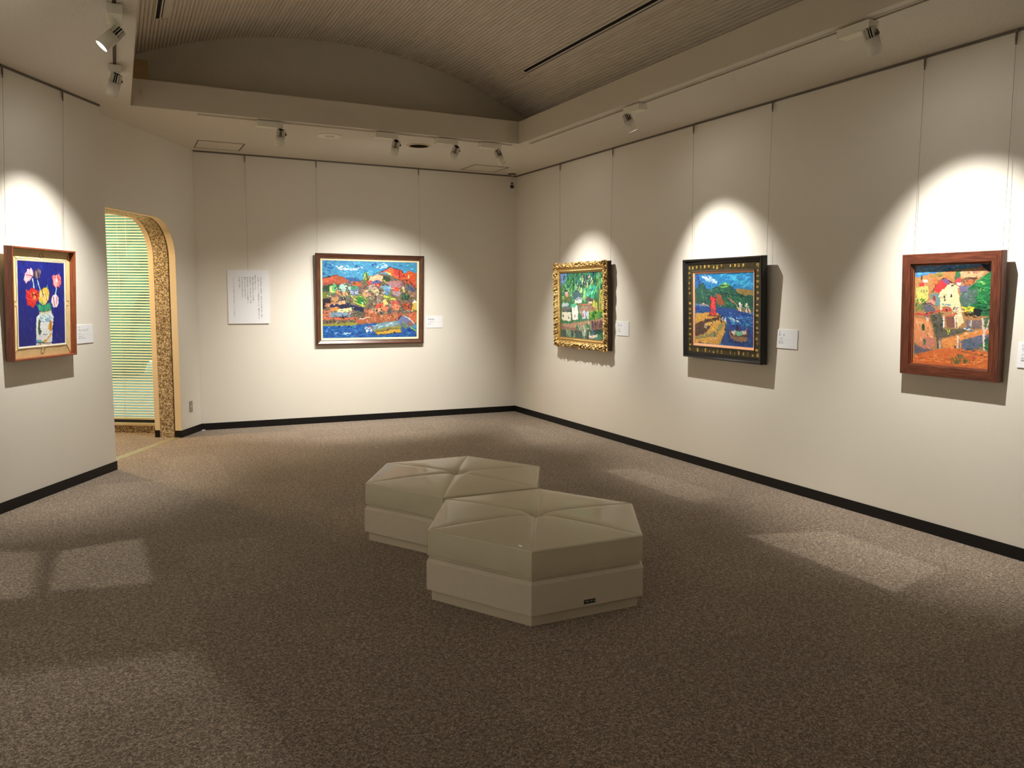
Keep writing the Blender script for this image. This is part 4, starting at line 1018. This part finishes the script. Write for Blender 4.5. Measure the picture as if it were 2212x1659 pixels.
# ------------------------------------------------------------------ benches
def hexpt(r, i, z): a = PI + i*PI/3; return Vector((r*math.cos(a), r*math.sin(a), z))
def hex_loft(name, prof, m, parent, bevel=0):
    bm = bmesh.new(); rings = [[bm.verts.new(hexpt(r, i, z)) for i in range(6)] for r, z in prof]
    for a, b in zip(rings, rings[1:]):
        for i in range(6): bm.faces.new((a[i], a[(i+1) % 6], b[(i+1) % 6], b[i]))
    bm.faces.new(rings[0][::-1]); bm.faces.new(rings[-1])
    return from_bm(name, bm, m, parent)
def cushion_mesh():
    R_, zb, ze = .626, .237, .371
    ang = [0, .4, .9, 1.6, 2.6, 4.5, 8, 13, 19, 25, 30]; ang = ang + [60-a for a in ang[-2::-1]]; ang = ang[:-1]
    TT = [0, .015, .03, .045, .06, .08, .10, .13, .17, .22, .28, .35, .43, .52, .61, .70, .78, .85, .90, .94, .965, .985, 1.0]
    bm = bmesh.new(); rows = []
    def hz(x, y, t, phi):
        r = math.hypot(x, y); d = r*abs(math.sin(math.radians(min(phi, 60-phi))))
        z = ze + .020*(1-t**3.2)
        z -= .0035*math.exp(-(d/.0030)**2)*min(1, r/.03) + .0055*math.exp(-(d/.020)**2)*(1-t**6)
        z -= .030*math.exp(-(r/.050)**1.6)
        return z
    def radius(phi, R): return R*math.cos(PI/6)/math.cos(math.radians(phi-30))
    for t in TT[1:]:
        row = []
        for s in range(6):
            for phi in ang:
                a = PI + math.radians(60*s+phi); rad = radius(phi, R_-.007)*t
                x, y = rad*math.cos(a), rad*math.sin(a); row.append(bm.verts.new((x, y, hz(x, y, t, phi))))
        rows.append(row)
    for dr, z in ((.0035, ze-.0015), (.0062, ze-.0045), (.007, ze-.010), (.0085, (ze+zb)/2), (.007, zb+.008), (.003, zb)):
        row = []
        for s in range(6):
            for phi in ang:
                a = PI + math.radians(60*s+phi); rad = radius(phi, R_-.007+dr); row.append(bm.verts.new((rad*math.cos(a), rad*math.sin(a), z)))
        rows.append(row)
    c = bm.verts.new((0, 0, hz(0, 0, 0, 0))); n = len(rows[0])
    for i in range(n): bm.faces.new((c, rows[0][i], rows[0][(i+1) % n]))
    for a, b in zip(rows, rows[1:]):
        for i in range(n): bm.faces.new((a[i], b[i], b[(i+1) % n], a[(i+1) % n]))
    bm.faces.new(rows[-1])
    return bm
def bench(label):
    t = thing('hexagonal_bench', label, 'bench', group='padded hexagonal benches')
    hex_loft('plinth', [(.604, 0), (.604, .0575)], M['plinth'], t)
    hex_loft('bench_base', [(.631, .058), (.632, .060), (.632, .205), (.616, .222), (.606, .2225), (.606, .2365)], M['bench'], t)
    o = from_bm('cushion', cushion_mesh(), M['leather'], t, smooth=True)
    bm = bmesh.new(); tube_bm(bm, [hexpt(.626, i, .3635) for i in range(6)]+[hexpt(.626, 0, .3635)], .0016, 6); from_bm('welt', bm, M['piping'], t)
    bm = bmesh.new(); tube_bm(bm, [hexpt(.6255, i, .2405) for i in range(6)]+[hexpt(.6255, 0, .2405)], .0022, 6); from_bm('welt', bm, M['piping'], t)
    for i in range(6):
        tube('corner_seam', [hexpt(.6262, i, .244), hexpt(.6275, i, .304), hexpt(.6258, i, .362)], .0013, M['piping'], t)
    lathe('button', [(.004, .3585), (.012, .3600), (.013, .3625), (.008, .3655), (.001, .3665)], M['leather'], t, 20, smooth=True)
    return t
b_front = bench('nearer cream hexagonal padded bench, small dark plate low on its base')
b_front.location = (-2.807, -5.98, 0); b_front.rotation_euler = (0, 0, .008)
npx, npz = NP
pt = box('name_plate', (npx-.032, npx+.032, -.632*math.cos(PI/6)-.0022, -.632*math.cos(PI/6)-.0003, npz-.010, npz+.010), M['name_plate'], b_front)
for k, (a, b_) in enumerate(((-.026, -.006), (.002, .012), (.018, .028))):
    o = box('plate_mark', (npx+a, npx+b_, -.632*math.cos(PI/6)-.0027, -.632*math.cos(PI/6)-.0023, npz-.001, npz+.004), M['ink2'], pt); 
b_back = b_front.copy(); COL.objects.link(b_back); b_back['label'] = 'farther cream hexagonal padded bench, partly behind the nearer one'
for ch in list(b_front.children):
    if ch.name.startswith('name_plate'): continue
    c = ch.copy(); COL.objects.link(c); c.parent = b_back
b_back.location = (-2.815, -4.855, 0)

# ------------------------------------------------------------------ picture painting
def warp_noise(n, m, s, seed):
    r = np.random.default_rng(seed); g = r.normal(size=(n//s+3, m//s+3))
    y = np.linspace(0, g.shape[0]-2.001, n); x = np.linspace(0, g.shape[1]-2.001, m)
    yi, xi = y.astype(int), x.astype(int); fy, fx = (y-yi)[:, None], (x-xi)[None]
    return (g[yi][:, xi]*(1-fy)*(1-fx)+g[yi+1][:, xi]*fy*(1-fx)+g[yi][:, xi+1]*(1-fy)*fx+g[yi+1][:, xi+1]*fy*fx)
class Canvas:
    def __init__(s, base, nx, ny, seed, aspect):
        s.nx, s.ny = nx, ny; s.c = np.empty((ny, nx, 3)); s.c[:] = base; s.h = np.zeros((ny, nx)); s.r = np.random.default_rng(seed)
        yy, xx = np.mgrid[0:ny, 0:nx].astype(float)
        s.X = xx + warp_noise(ny, nx, 5, seed+1)*1.1 + warp_noise(ny, nx, 2, seed+3)*.45; s.Y = yy + warp_noise(ny, nx, 5, seed+2)*1.1 + warp_noise(ny, nx, 2, seed+4)*.45
    def px(s, P): return [(P[i]/1000*(s.nx-1), P[i+1]/1000*(s.ny-1)) for i in range(0, len(P), 2)]
    def inside(s, pts, X, Y):
        ins = np.zeros(X.shape, bool)
        for (x1, y1), (x2, y2) in zip(pts, pts[1:]+pts[:1]):
            if y1 == y2: continue
            k = ((y1 > Y) != (y2 > Y)) & (X < (x2-x1)*(Y-y1)/(y2-y1)+x1); ins ^= k
        return ins
    def poly(s, col, P):
        k = s.inside(s.px(P), s.X, s.Y); n = s.r.normal(0, 7, (s.ny, s.nx, 1)) + s.r.normal(0, 3)
        s.c[k] = (np.array(col)+n)[k]; s.h[k] += .15
    def line(s, col, wd, P):
        pts = s.px(P); w_ = wd/1000*s.nx/2
        for (x1, y1), (x2, y2) in zip(pts, pts[1:]):
            dx, dy = x2-x1, y2-y1; L2 = dx*dx+dy*dy+1e-9
            t = np.clip(((s.X-x1)*dx+(s.Y-y1)*dy)/L2, 0, 1); d = np.hypot(s.X-x1-t*dx, s.Y-y1-t*dy)
            k = np.clip(w_+.5-d, 0, 1)[..., None]; s.c = s.c*(1-k)+np.array(col)*k; s.h += .35*k[..., 0]
    def dab(s, x, y, col, ln, wd, an, al=.95):
        R_ = int(max(ln, wd))+2; x0, x1 = max(0, int(x)-R_), min(s.nx, int(x)+R_+1); y0, y1 = max(0, int(y)-R_), min(s.ny, int(y)+R_+1)
        if x0 >= x1 or y0 >= y1: return
        X, Y = s.X[y0:y1, x0:x1]-x, s.Y[y0:y1, x0:x1]-y; ca, sa = math.cos(an), math.sin(an)
        u, v = (X*ca+Y*sa)/ln, (-X*sa+Y*ca)/wd; k = np.clip(1.25-(u*u+v*v), 0, 1)
        k = np.clip(k*2.5, 0, 1)*al; st = (1+.10*np.sin(v*5+s.r.uniform(0, 6)))
        s.c[y0:y1, x0:x1] = s.c[y0:y1, x0:x1]*(1-k[..., None])+(np.array(col)*st[..., None])*k[..., None]
        s.h[y0:y1, x0:x1] = np.maximum(s.h[y0:y1, x0:x1]*(1-k*.6), .0)+k*.5*(1+.5*np.cos(v*4))
    def dabs(s, col, n, ln, wd, an, jit, P):
        pts = s.px(P); xs = [p[0] for p in pts]; ys = [p[1] for p in pts]; c = 0
        for _ in range(n*6):
            x, y = s.r.uniform(min(xs), max(xs)), s.r.uniform(min(ys), max(ys))
            if not s.inside(pts, np.array([x]), np.array([y]))[0]: continue
            s.dab(x, y, np.array(col)+s.r.normal(0, jit, 3)*.8+s.r.normal(0, jit*.7), ln/1000*s.nx/2*s.r.uniform(.6, 1.2), max(.9, wd/1000*s.nx/2*s.r.uniform(.6, 1.2)), math.radians(an)+s.r.normal(0, .25))
            c += 1
            if c >= n: break
    def finish(s, n, amp=12, ln=5, wd=1.5):
        for _ in range(n):
            x, y = s.r.uniform(0, s.nx-1), s.r.uniform(0, s.ny-1); col = s.c[int(y), int(x)]+s.r.normal(0, amp)+s.r.normal(0, amp*.5, 3)
            s.dab(x, y, col, ln*s.r.uniform(.5, 1.1), wd*s.r.uniform(.6, 1.2), s.r.uniform(-.7, .7)+(PI/2 if s.r.random() < .3 else 0), .85)
def paint_canvas(key, nx, ny, seed, fin, amp):
    base, ops = SKETCH[key]; cv = Canvas(base, nx, ny, seed, 1)
    for o in ops:
        if o[0] == 'p': cv.poly(o[1], o[2])
        elif o[0] == 'l': cv.line(o[1], o[2], o[3])
        else: cv.dabs(*o[1:])
    cv.finish(fin, amp); return cv
def set_col(me, arr):
    a = me.color_attributes.new('Col', 'FLOAT_COLOR', 'POINT')
    a.data.foreach_set('color', np.concatenate([arr, np.ones((len(arr), 1))], 1).astype('f').ravel())
def canvas_mesh(name, key, w_, h_, nx, ny, seed, fin=900, amp=11, gain=1.0):
    cv = paint_canvas(key, nx, ny, seed, fin, amp)
    gx, gy = np.meshgrid(np.linspace(-w_/2, w_/2, nx), np.linspace(h_, 0, ny))
    hh = np.clip(cv.h, 0, 1.4)*.0011
    co = np.stack([gx, -hh, gy], -1).reshape(-1, 3); i = np.arange(nx*ny).reshape(ny, nx)
    f = np.stack([i[:-1, :-1], i[1:, :-1], i[1:, 1:], i[:-1, 1:]], -1).reshape(-1, 4)
    me = bpy.data.meshes.new(name); me.vertices.add(len(co)); me.vertices.foreach_set('co', co.ravel())
    me.loops.add(f.size); me.loops.foreach_set('vertex_index', f.ravel().astype('i')); me.polygons.add(len(f))
    me.polygons.foreach_set('loop_start', np.arange(0, f.size, 4).astype('i')); me.polygons.foreach_set('loop_total', np.full(len(f), 4, 'i'))
    me.update(); me.validate()
    g_ = cv.c.mean(-1, keepdims=True); c = srgb(np.clip((g_+(cv.c-g_)*.86-128)*1.08+118, 6, 250)).reshape(-1, 3)*gain
    set_col(me, np.clip(c, 0, .92)); me.polygons.foreach_set('use_smooth', [True]*len(me.polygons)); me.materials.append(M['paint'])
    return me

# frame members: mitred sweeps of a profile [(inset, y)], back of the frame at y=0, front negative
def member(name, w_, h_, side, prof, mats, parent, nseg=1, disp=None, colf=None):
    bm = bmesh.new(); rows = []; ln = (w_ if side in 'tb' else h_); lay = bm.verts.layers.float_color.new('Col') if colf else None
    for j in range(nseg+1):
        row = []
        for k, (d, y) in enumerate(prof):
            e = ln/2-d; a = -e+2*e*j/nseg
            dd, yy_, q = d, y, 0.0
            if disp: dd, yy_, q = disp(a, ln, k, d, y, e)
            if side == 'b': p = (a, yy_, dd)
            elif side == 't': p = (a, yy_, h_-dd)
            elif side == 'l': p = (-w_/2+dd, yy_, h_/2+a)
            else: p = (w_/2-dd, yy_, h_/2+a)
            v = bm.verts.new(p); row.append(v)
            if colf: c = colf(k, d, y, q); v[lay] = (*c, 1)
        rows.append(row)
    n = len(prof)
    for a, b in zip(rows, rows[1:]):
        for i in range(n):
            f = bm.faces.new((a[i], a[(i+1) % n], b[(i+1) % n], b[i])); f.material_index = mats[1][i] if isinstance(mats, tuple) else 0
    bm.faces.new(rows[0]); bm.faces.new(rows[-1][::-1])
    bmesh.ops.recalc_face_normals(bm, faces=bm.faces)
    me = bpy.data.meshes.new(name); bm.to_mesh(me); bm.free()
    for m_ in (mats[0] if isinstance(mats, tuple) else [mats]): me.materials.append(VERT.get(m_.name, m_) if side in 'lr' else m_)
    return mesh_obj(name, me, None, parent)
def frame4(name, w_, h_, prof, mats, parent, **kw): return [member(name, w_, h_, s, prof, mats, parent, **kw) for s in 'tblr']
def rect_ring(name, w_, h_, i0, y0, i1, y1, m, parent, t=.004):
    for s in 'tblr': member(name, w_, h_, s, [(i0, y0), (i1, y1), (i1, y1+t), (i0, y0+t)], m, parent)
def picture(label, mw0, tilt, standoff, w_, h_, T):
    """mw0: wall frame (x right, y into wall, z up) at bottom centre on the wall"""
    mw = mw0 @ Matrix.Translation((0, -(standoff-T), 0)) @ Matrix.Rotation(tilt, 4, 'X')
    return thing('framed_painting', label, 'painting', mw=mw, group='framed paintings on the gallery walls')
MB_ = Matrix.Identity(4)
def wall_b(x, z): return Matrix.Translation((x, 0, z))
RR = Matrix(((0, 1, 0, 0), (-1, 0, 0, 0), (0, 0, 1, 0), (0, 0, 0, 1)))
def wall_r(y, z): return Matrix.Translation((0, y, z)) @ RR
RL = Matrix(((TL.x, -NL.x, 0, 0), (TL.y, -NL.y, 0, 0), (0, 0, 1, 0), (0, 0, 0, 1)))
def wall_l(s, z): return Matrix.Translation(L(s, D_PIER, z)) @ RL
def finish_picture(p, key, w_, h_, ins, yc, T, nx, seed, fin, amp, yg=None, gain=1.0):
    cw, ch = w_-2*ins, h_-2*ins; ny = int(nx*ch/cw)
    mesh_obj('canvas', canvas_mesh('canvas', key, cw, ch, nx, ny, seed, fin, amp, gain), None, p, loc=(0, yc, ins))
    yg = yg if yg is not None else yc-.006
    o = box('glazing', (-cw/2-.006, cw/2+.006, yg-.0012, yg, ins-.006, h_-ins+.006), M['glazing'], p)
    box('backing_board', (-w_/2+ins-.008, w_/2-ins+.008, -.0095, -.0035, ins-.008, h_-ins+.008), M['backing'], p)

# harbour town, walnut frame
w_, h_, T = 1.354, 1.095, .045
p1 = picture('wide dark brown framed painting of a hillside harbour town on the back wall', wall_b(-2.0, .95), math.atan(.04/1.09), .050, w_, h_, T)
frame4('frame_side', w_, h_, [(0, 0), (0, -.040), (.004, -.045), (.015, -.045), (.019, -.041), (.050, -.024), (.056, -.028), (.060, -.026), (.060, -.003), (.04, 0)],
       ([M['walnut'], M['walnut2']], [0, 0, 0, 0, 1, 1, 0, 0, 0, 0]), p1)
rect_ring('linen_slip', w_, h_, .058, -.020, .083, -.014, M['linen'], p1)
finish_picture(p1, 'harbour', w_, h_, .081, -.0115, T, 330, 11, 1500, 12)
# gilded frame, green gorge
w_, h_, T = 1.165, .972, .076
p2 = picture('green tree-filled gorge painting in an ornate carved gold frame', wall_r(-1.810, .968), math.atan(.03/.97), .090, w_, h_, T)
pg = [(0, 0), (.004, -.020), (.004, -.046), (.001, -.055), (.000, -.062), (.006, -.070), (.014, -.076), (.022, -.079), (.030, -.080), (.038, -.078), (.046, -.072), (.052, -.062),
      (.058, -.052), (.064, -.048), (.072, -.046), (.078, -.046), (.082, -.050), (.087, -.054), (.092, -.054), (.097, -.049), (.100, -.043), (.106, -.041), (.112, -.040), (.114, -.030), (.114, -.012), (.06, 0)]
def orn(a, ln, k, d, y, e):
    if k < 3 or k > 20: return d, y, -1
    ph = a*2*PI/.085; c_ = max(0, 1-abs(abs(a)-(ln/2-.05))/.09); m_ = math.exp(-(a/.10)**2)
    if k <= 12:
        t = (k-3)/9.0
        q = math.sin(ph + 5.5*math.sin(t*3.1))*math.cos(t*9.5+.6*math.sin(ph*.5)) + .5*math.sin(2.3*ph-7*t) + .35*math.sin(4.1*ph+11*t)
        q += 1.2*(c_+m_)*math.cos(t*7)
        amp = .0095*math.sin(PI*min(1, max(0, (k-2)/11.5)))+.001
        dd = d - (.0080*(math.sin(ph*.5+.8)+.6*math.sin(ph*1.7)) + .006*(c_+m_))*(1-t)**1.5
        return dd, y-amp*q, q
    if 16 <= k <= 19:
        q = math.sin(a*2*PI/.016 + (k-16)*1.4); return d, y-.0022*q, q
    q = math.sin(a*2*PI/.03)*.3; return d, y-.0006*q, .3
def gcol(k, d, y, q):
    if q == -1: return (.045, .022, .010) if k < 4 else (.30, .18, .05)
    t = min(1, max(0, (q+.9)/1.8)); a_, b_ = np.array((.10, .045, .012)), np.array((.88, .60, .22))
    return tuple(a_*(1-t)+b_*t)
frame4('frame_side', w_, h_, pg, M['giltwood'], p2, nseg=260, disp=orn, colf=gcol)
finish_picture(p2, 'gorge', w_, h_, .112, -.032, T, 240, 21, 1100, 12)
# black frame, red tower
w_, h_, T = 1.021, .890, .062
p3 = picture('painting of a red tower on a pier and blue sea, in a wide black frame', wall_r(-4.212, 1.008), math.atan(.04/.89), .080, w_, h_, T)
frame4('frame_side', w_, h_, [(0, 0), (0, -.056), (.004, -.062), (.012, -.062), (.020, -.056), (.034, -.042), (.044, -.039), (.050, -.036), (.104, -.032), (.108, -.036), (.112, -.034), (.112, -.008), (.05, 0)],
       ([M['blackframe'], M['olive']], [0, 0, 0, 0, 0, 0, 0, 1, 0, 0, 0, 0, 0]), p3)
rr_ = random.Random(5)
for s in 'tblr':
    bm = bmesh.new(); ln = w_ if s in 'tb' else h_; nfl = 17
    for i in range(nfl):
        if rr_.random() < .12: continue
        a = -ln/2+.07+(ln-.14)*i/(nfl-1)+rr_.uniform(-.006, .006); hw, d0 = rr_.uniform(.006, .012), rr_.uniform(.056, .064); d1 = d0+rr_.uniform(.016, .034)
        yb = -.0365+(d0-.05)*.074
        if s == 'b': add_box(bm, a-hw, a+hw, yb-.0006, yb+.001, d0, d1)
        elif s == 't': add_box(bm, a-hw, a+hw, yb-.0006, yb+.001, h_-d1, h_-d0)
        elif s == 'l': add_box(bm, -w_/2+d0, -w_/2+d1, yb-.0006, yb+.001, h_/2+a-hw, h_/2+a+hw)
        else: add_box(bm, w_/2-d1, w_/2-d0, yb-.0006, yb+.001, h_/2+a-hw, h_/2+a+hw)
    o = from_bm('gold_leaf_fleck', bm, M['goldfleck'], p3); o['kind'] = 'stuff'
    bm = bmesh.new(); e = ln/2-.108; nb = int(2*e/.0105)
    for i in range(nb):
        a = -e+2*e*(i+.5)/nb
        c = {'b': (a, -.0375, .108), 't': (a, -.0375, h_-.108), 'l': (-w_/2+.108, -.0375, h_/2+a), 'r': (w_/2-.108, -.0375, h_/2+a)}[s]
        bmesh.ops.create_icosphere(bm, subdivisions=1, radius=.0034, matrix=Matrix.Translation(c))
    o = from_bm('bead_row', bm, M['stainless'], p3); o['kind'] = 'stuff'
rect_ring('copper_slip', w_, h_, .111, -.030, .131, -.024, M['salmon'], p3)
finish_picture(p3, 'lighthouse', w_, h_, .129, -.021, T, 230, 31, 800, 9)
# red mahogany frame, village
w_, h_, T = .678, .790, .050
p4 = picture('tall painting of a hill village and orange road, in a reddish brown wooden frame', wall_r(-6.353, 1.057), math.atan(.04/.79), .060, w_, h_, T)
frame4('frame_side', w_, h_, [(0, 0), (0, -.047), (.003, -.050), (.062, -.050), (.064, -.048), (.064, -.038), (.070, -.037), (.070, -.004), (.04, 0)], M['mahogany'], p4)
rect_ring('inner_lip', w_, h_, .069, -.030, .076, -.028, M['cedar'], p4)
finish_picture(p4, 'village', w_, h_, .073, -.016, T, 230, 41, 900, 9, yg=-.026)
# tulips, thin cedar box frame with drawn gold slip
w_, h_, T = .733, .812, .062
p5 = picture('tulips in a jar on deep blue, in a thin orange-brown frame with gold mount', wall_l(-5.058, 1.066), math.atan(.03/.81), .072, w_, h_, T)
frame4('frame_side', w_, h_, [(0, 0), (0, -.060), (.002, -.062), (.011, -.062), (.013, -.060), (.013, -.004), (.01, 0)], M['cedar'], p5)
rect_ring('gold_mount', w_, h_, .013, -.018, .086, -.030, M['goldleaf'], p5)
rect_ring('white_fillet', w_, h_, .086, -.031, .098, -.028, M['whitefillet'], p5)
bm = bmesh.new()
def mp_(x, z): 
    d = min(x+w_/2, w_/2-x, z, h_-z); return Vector((x, -.018-.012*(d-.013)/.073-.0008, z))
rj = random.Random(3)
for sx in (-1, 1):
    for sz in (0, 1):
        tube_bm(bm, [mp_(sx*(w_/2-.014), .014 if not sz else h_-.014), mp_(sx*(w_/2-.082), .082 if not sz else h_-.082)], .0014, 5)
ins_ = .081
for (x0, z0, x1, z1) in ((-w_/2+ins_, ins_, w_/2-ins_, ins_), (-w_/2+ins_, h_-ins_, w_/2-ins_, h_-ins_), (-w_/2+ins_, ins_, -w_/2+ins_, h_-ins_), (w_/2-ins_, ins_, w_/2-ins_, h_-ins_)):
    pts = []
    nx_, nz_ = (0, 1) if z0 == z1 else (1, 0); sg = (-1 if (z0 < h_/2 and nx_ == 0) else 1) if nx_ == 0 else (-1 if x0 < 0 else 1)
    for i in range(41):
        t = i/40; wob = .0022*math.sin(t*17+x0*9)+.0012*math.sin(t*41)
        if abs(t-.5) < .03: continue
        pts.append(mp_(x0+(x1-x0)*t+nx_*wob, z0+(z1-z0)*t+nz_*wob))
    k = next(i for i, p in enumerate(pts) if (p - pts[0]).length > (Vector((x1-x0, 0, z1-z0)).length)/2)
    cx_, cz_ = (x0+x1)/2 + nx_*sg*.026, (z0+z1)/2 + nz_*sg*.026
    loop = []
    base = math.atan2(-nz_*sg, -nx_*sg)
    for i in range(21):
        a = base + .45 + (2*PI-.9)*i/20; loop.append(mp_(cx_+.021*math.cos(a), cz_+.021*math.sin(a)))
    if (loop[0]-pts[k-1]).length > (loop[-1]-pts[k-1]).length: loop = loop[::-1]
    tube_bm(bm, pts[:k]+loop+pts[k:], .0013, 5)
from_bm('drawn_line', bm, M['lineink'], p5)
finish_picture(p5, 'tulips', w_, h_, .096, -.026, T, 230, 51, 500, 6)

# ------------------------------------------------------------------ hanging wires
def wire(label, mwall, x0, x1, ztop, zend, yend):
    """mwall: wall matrix; x0 top position, x1 lower end position along the wall"""
    t = thing('hanging_wire', label, 'wire', mw=mwall @ Matrix.Translation((x0, 0, ztop)), group='steel picture wires hung from the rail')
    bm = bmesh.new(); add_box(bm, -.010, .010, -.0165, -.0125, -.006, .012); add_box(bm, -.005, .005, -.021, -.0125, -.055, -.006); add_lathe(bm, [(.0045, -.075), (.0045, -.055)], 8, Matrix.Translation((0, -.017, 0)))
    from_bm('wire_hook', bm, M['hook'], t)
    tube('steel_cable', [(0, -.017, -.07), (x1-x0, yend, zend-ztop)], .0011, M['wire'], t, 5)
    return t
WZ = RZ
wb = Matrix.Identity(4)
wire('single wire holding the white text panel', wall_b(0, 0), -3.439, -3.435, WZ, 1.83, -.010)
wire('left wire of the harbour town painting', wall_b(0, 0), -2.635, -2.645, WZ, 1.98, -.030)
wire('right wire of the harbour town painting', wall_b(0, 0), -1.369, -1.355, WZ, 1.98, -.030)
for lab, y0, y1, ze in (('wire on the corner side of the gold framed painting', -1.197, -1.26, 1.88), ('wire on the camera side of the gold framed painting', -2.336, -2.36, 1.88),
                        ('wire on the far side of the black framed painting', -3.677, -3.735, 1.84), ('wire on the near side of the black framed painting', -4.668, -4.69, 1.84),
                        ('wire on the far side of the red framed painting', -6.033, -6.05, 1.78), ('wire on the near side of the red framed painting', -6.631, -6.655, 1.78)):
    wire(lab, wall_r(0, 0), -y0, -y1, WZ, ze, -.035)
wire('right wire of the tulip painting', wall_l(0, 0), -4.623, -4.725, WZ, 1.81, -.025)
wire('left wire of the tulip painting', wall_l(0, 0), -5.30, -5.385, WZ, 1.81, -.025)

# ------------------------------------------------------------------ printed cards
VF = bpy.data.fonts.load('<builtin>') if '<builtin>' not in [f.filepath for f in bpy.data.fonts] else bpy.data.fonts[0]
def text_mesh(lines):
    """lines: (body, size, x, z, align, line_spacing) -> one joined mesh in the xz plane facing -y"""
    bm = bmesh.new()
    for body, size, x, z, al, ls in lines:
        c = bpy.data.curves.new('t', 'FONT'); c.body = body; c.size = size; c.align_x = al; c.align_y = 'TOP'; c.space_line = ls; c.resolution_u = 2; c.font = VF
        o = bpy.data.objects.new('t', c); COL.objects.link(o)
        dg = bpy.context.evaluated_depsgraph_get(); me = bpy.data.meshes.new_from_object(o.evaluated_get(dg))
        me.transform(Matrix.Translation((x, 0, z)) @ Matrix.Rotation(PI/2, 4, 'X')); bm.from_mesh(me)
        bpy.data.objects.remove(o); bpy.data.curves.remove(c); bpy.data.meshes.remove(me)
    me = bpy.data.meshes.new('printed_text'); bm.to_mesh(me); bm.free(); return me
def card(label, mw, w_, h_, lines, rule=None, name='caption_card', th=.005, cat='label card', grp='white caption cards beside the paintings'):
    t = thing(name, label, cat, mw=mw, group=grp)
    box('card', (-w_/2, w_/2, -th, -.0004, 0, h_), M['paper'], t)
    me = text_mesh(lines); mesh_obj('printed_text', me, M['ink'], t, loc=(0, -th-.0003, 0))['kind'] = 'stuff'
    if rule: box('printed_rule', (rule[0], rule[1], -th-.0003, -th+.0002, rule[2], rule[2]+.0008), M['ink2'], t)
    return t
CW, CH = .222, .150
def cap(num, title, l1, l2, l3):
    x = -CW/2+.022
    return [(num, .016, x, .138, 'LEFT', 1), (title, .022, x, .117, 'LEFT', 1), (l1, .009, x, .083, 'LEFT', 1), (l2, .0095, x, .060, 'LEFT', 1), (l3, .0095, x, .046, 'LEFT', 1)]
RU = (-CW/2+.02, CW/2-.03, .068)
card('white caption card right of the harbour town painting', wall_b(-1.160, 1.144), CW, CH, cap('19', '尾道風景', '一九五六年 個人蔵', '油彩・画布', '寄贈 一九八二年'), RU)
card('white caption card right of the gold framed painting', wall_r(-2.580, 1.145), CW, CH, cap('20', '盛　夏', '一九五三', '油彩 画布', '寄託 個人蔵'), RU)
card('white caption card right of the black framed painting', wall_r(-4.922, 1.152), CW, CH, cap('21', '灯　台', '一九五五年', '油彩・画布', '寄託 Property'), RU)
card('white caption card right of the red framed painting, cut by the photo edge', wall_r(-6.880, 1.153), CW, CH, cap('23', 'ウゼスの家', '一九五四年頃', '油彩・画布', '寄贈 一九八四'), RU)
card('white caption card right of the tulip painting', wall_l(-4.462, 1.142), CW, CH, cap('17', 'チューリップ', '年不詳', '油彩・画布', '寄贈 一九八四年 個人'), RU)
cols = ['私は作画の時この現実は　作者にだけある筈である。自然', '人が書いたからといって真実を描いたとは　真実ではなくな', '就他のも変っていた。', '直感と感覚とは別れているが違う。',
        '絵を描き出して年々楽になる。今度', '私は自分の色というものの確実さと、', '確信したのはそれ迄であろう。', 'かつて見なければ分からない。', 'そう思って来た。']
PW, PH = .450, .612
lines = []
xs = [.143, .1135, .080, .0525, .0235, -.0065, -.036, -.066, -.0955]; tops = [.534, .536, .556, .535, .535, .535, .535, .535, .538]
for c_, x, z in zip(cols, xs, tops): lines.append(('\n'.join(c_), .0175 if len(c_) > 20 else .0185, x, z, 'CENTER', 1.02))
lines.append(('\n'.join('一九六一年　みづゑ一月号　展覧会図録「私の風景」美術館刊行　一九八二年　作者の言葉より'), .0105, -.158, .536, 'CENTER', 1.02))
card('white text panel of vertical Japanese writing left of the harbour town painting', wall_b(-3.440, 1.215), PW, PH, lines, None, 'text_panel', .018, 'text panel', None)
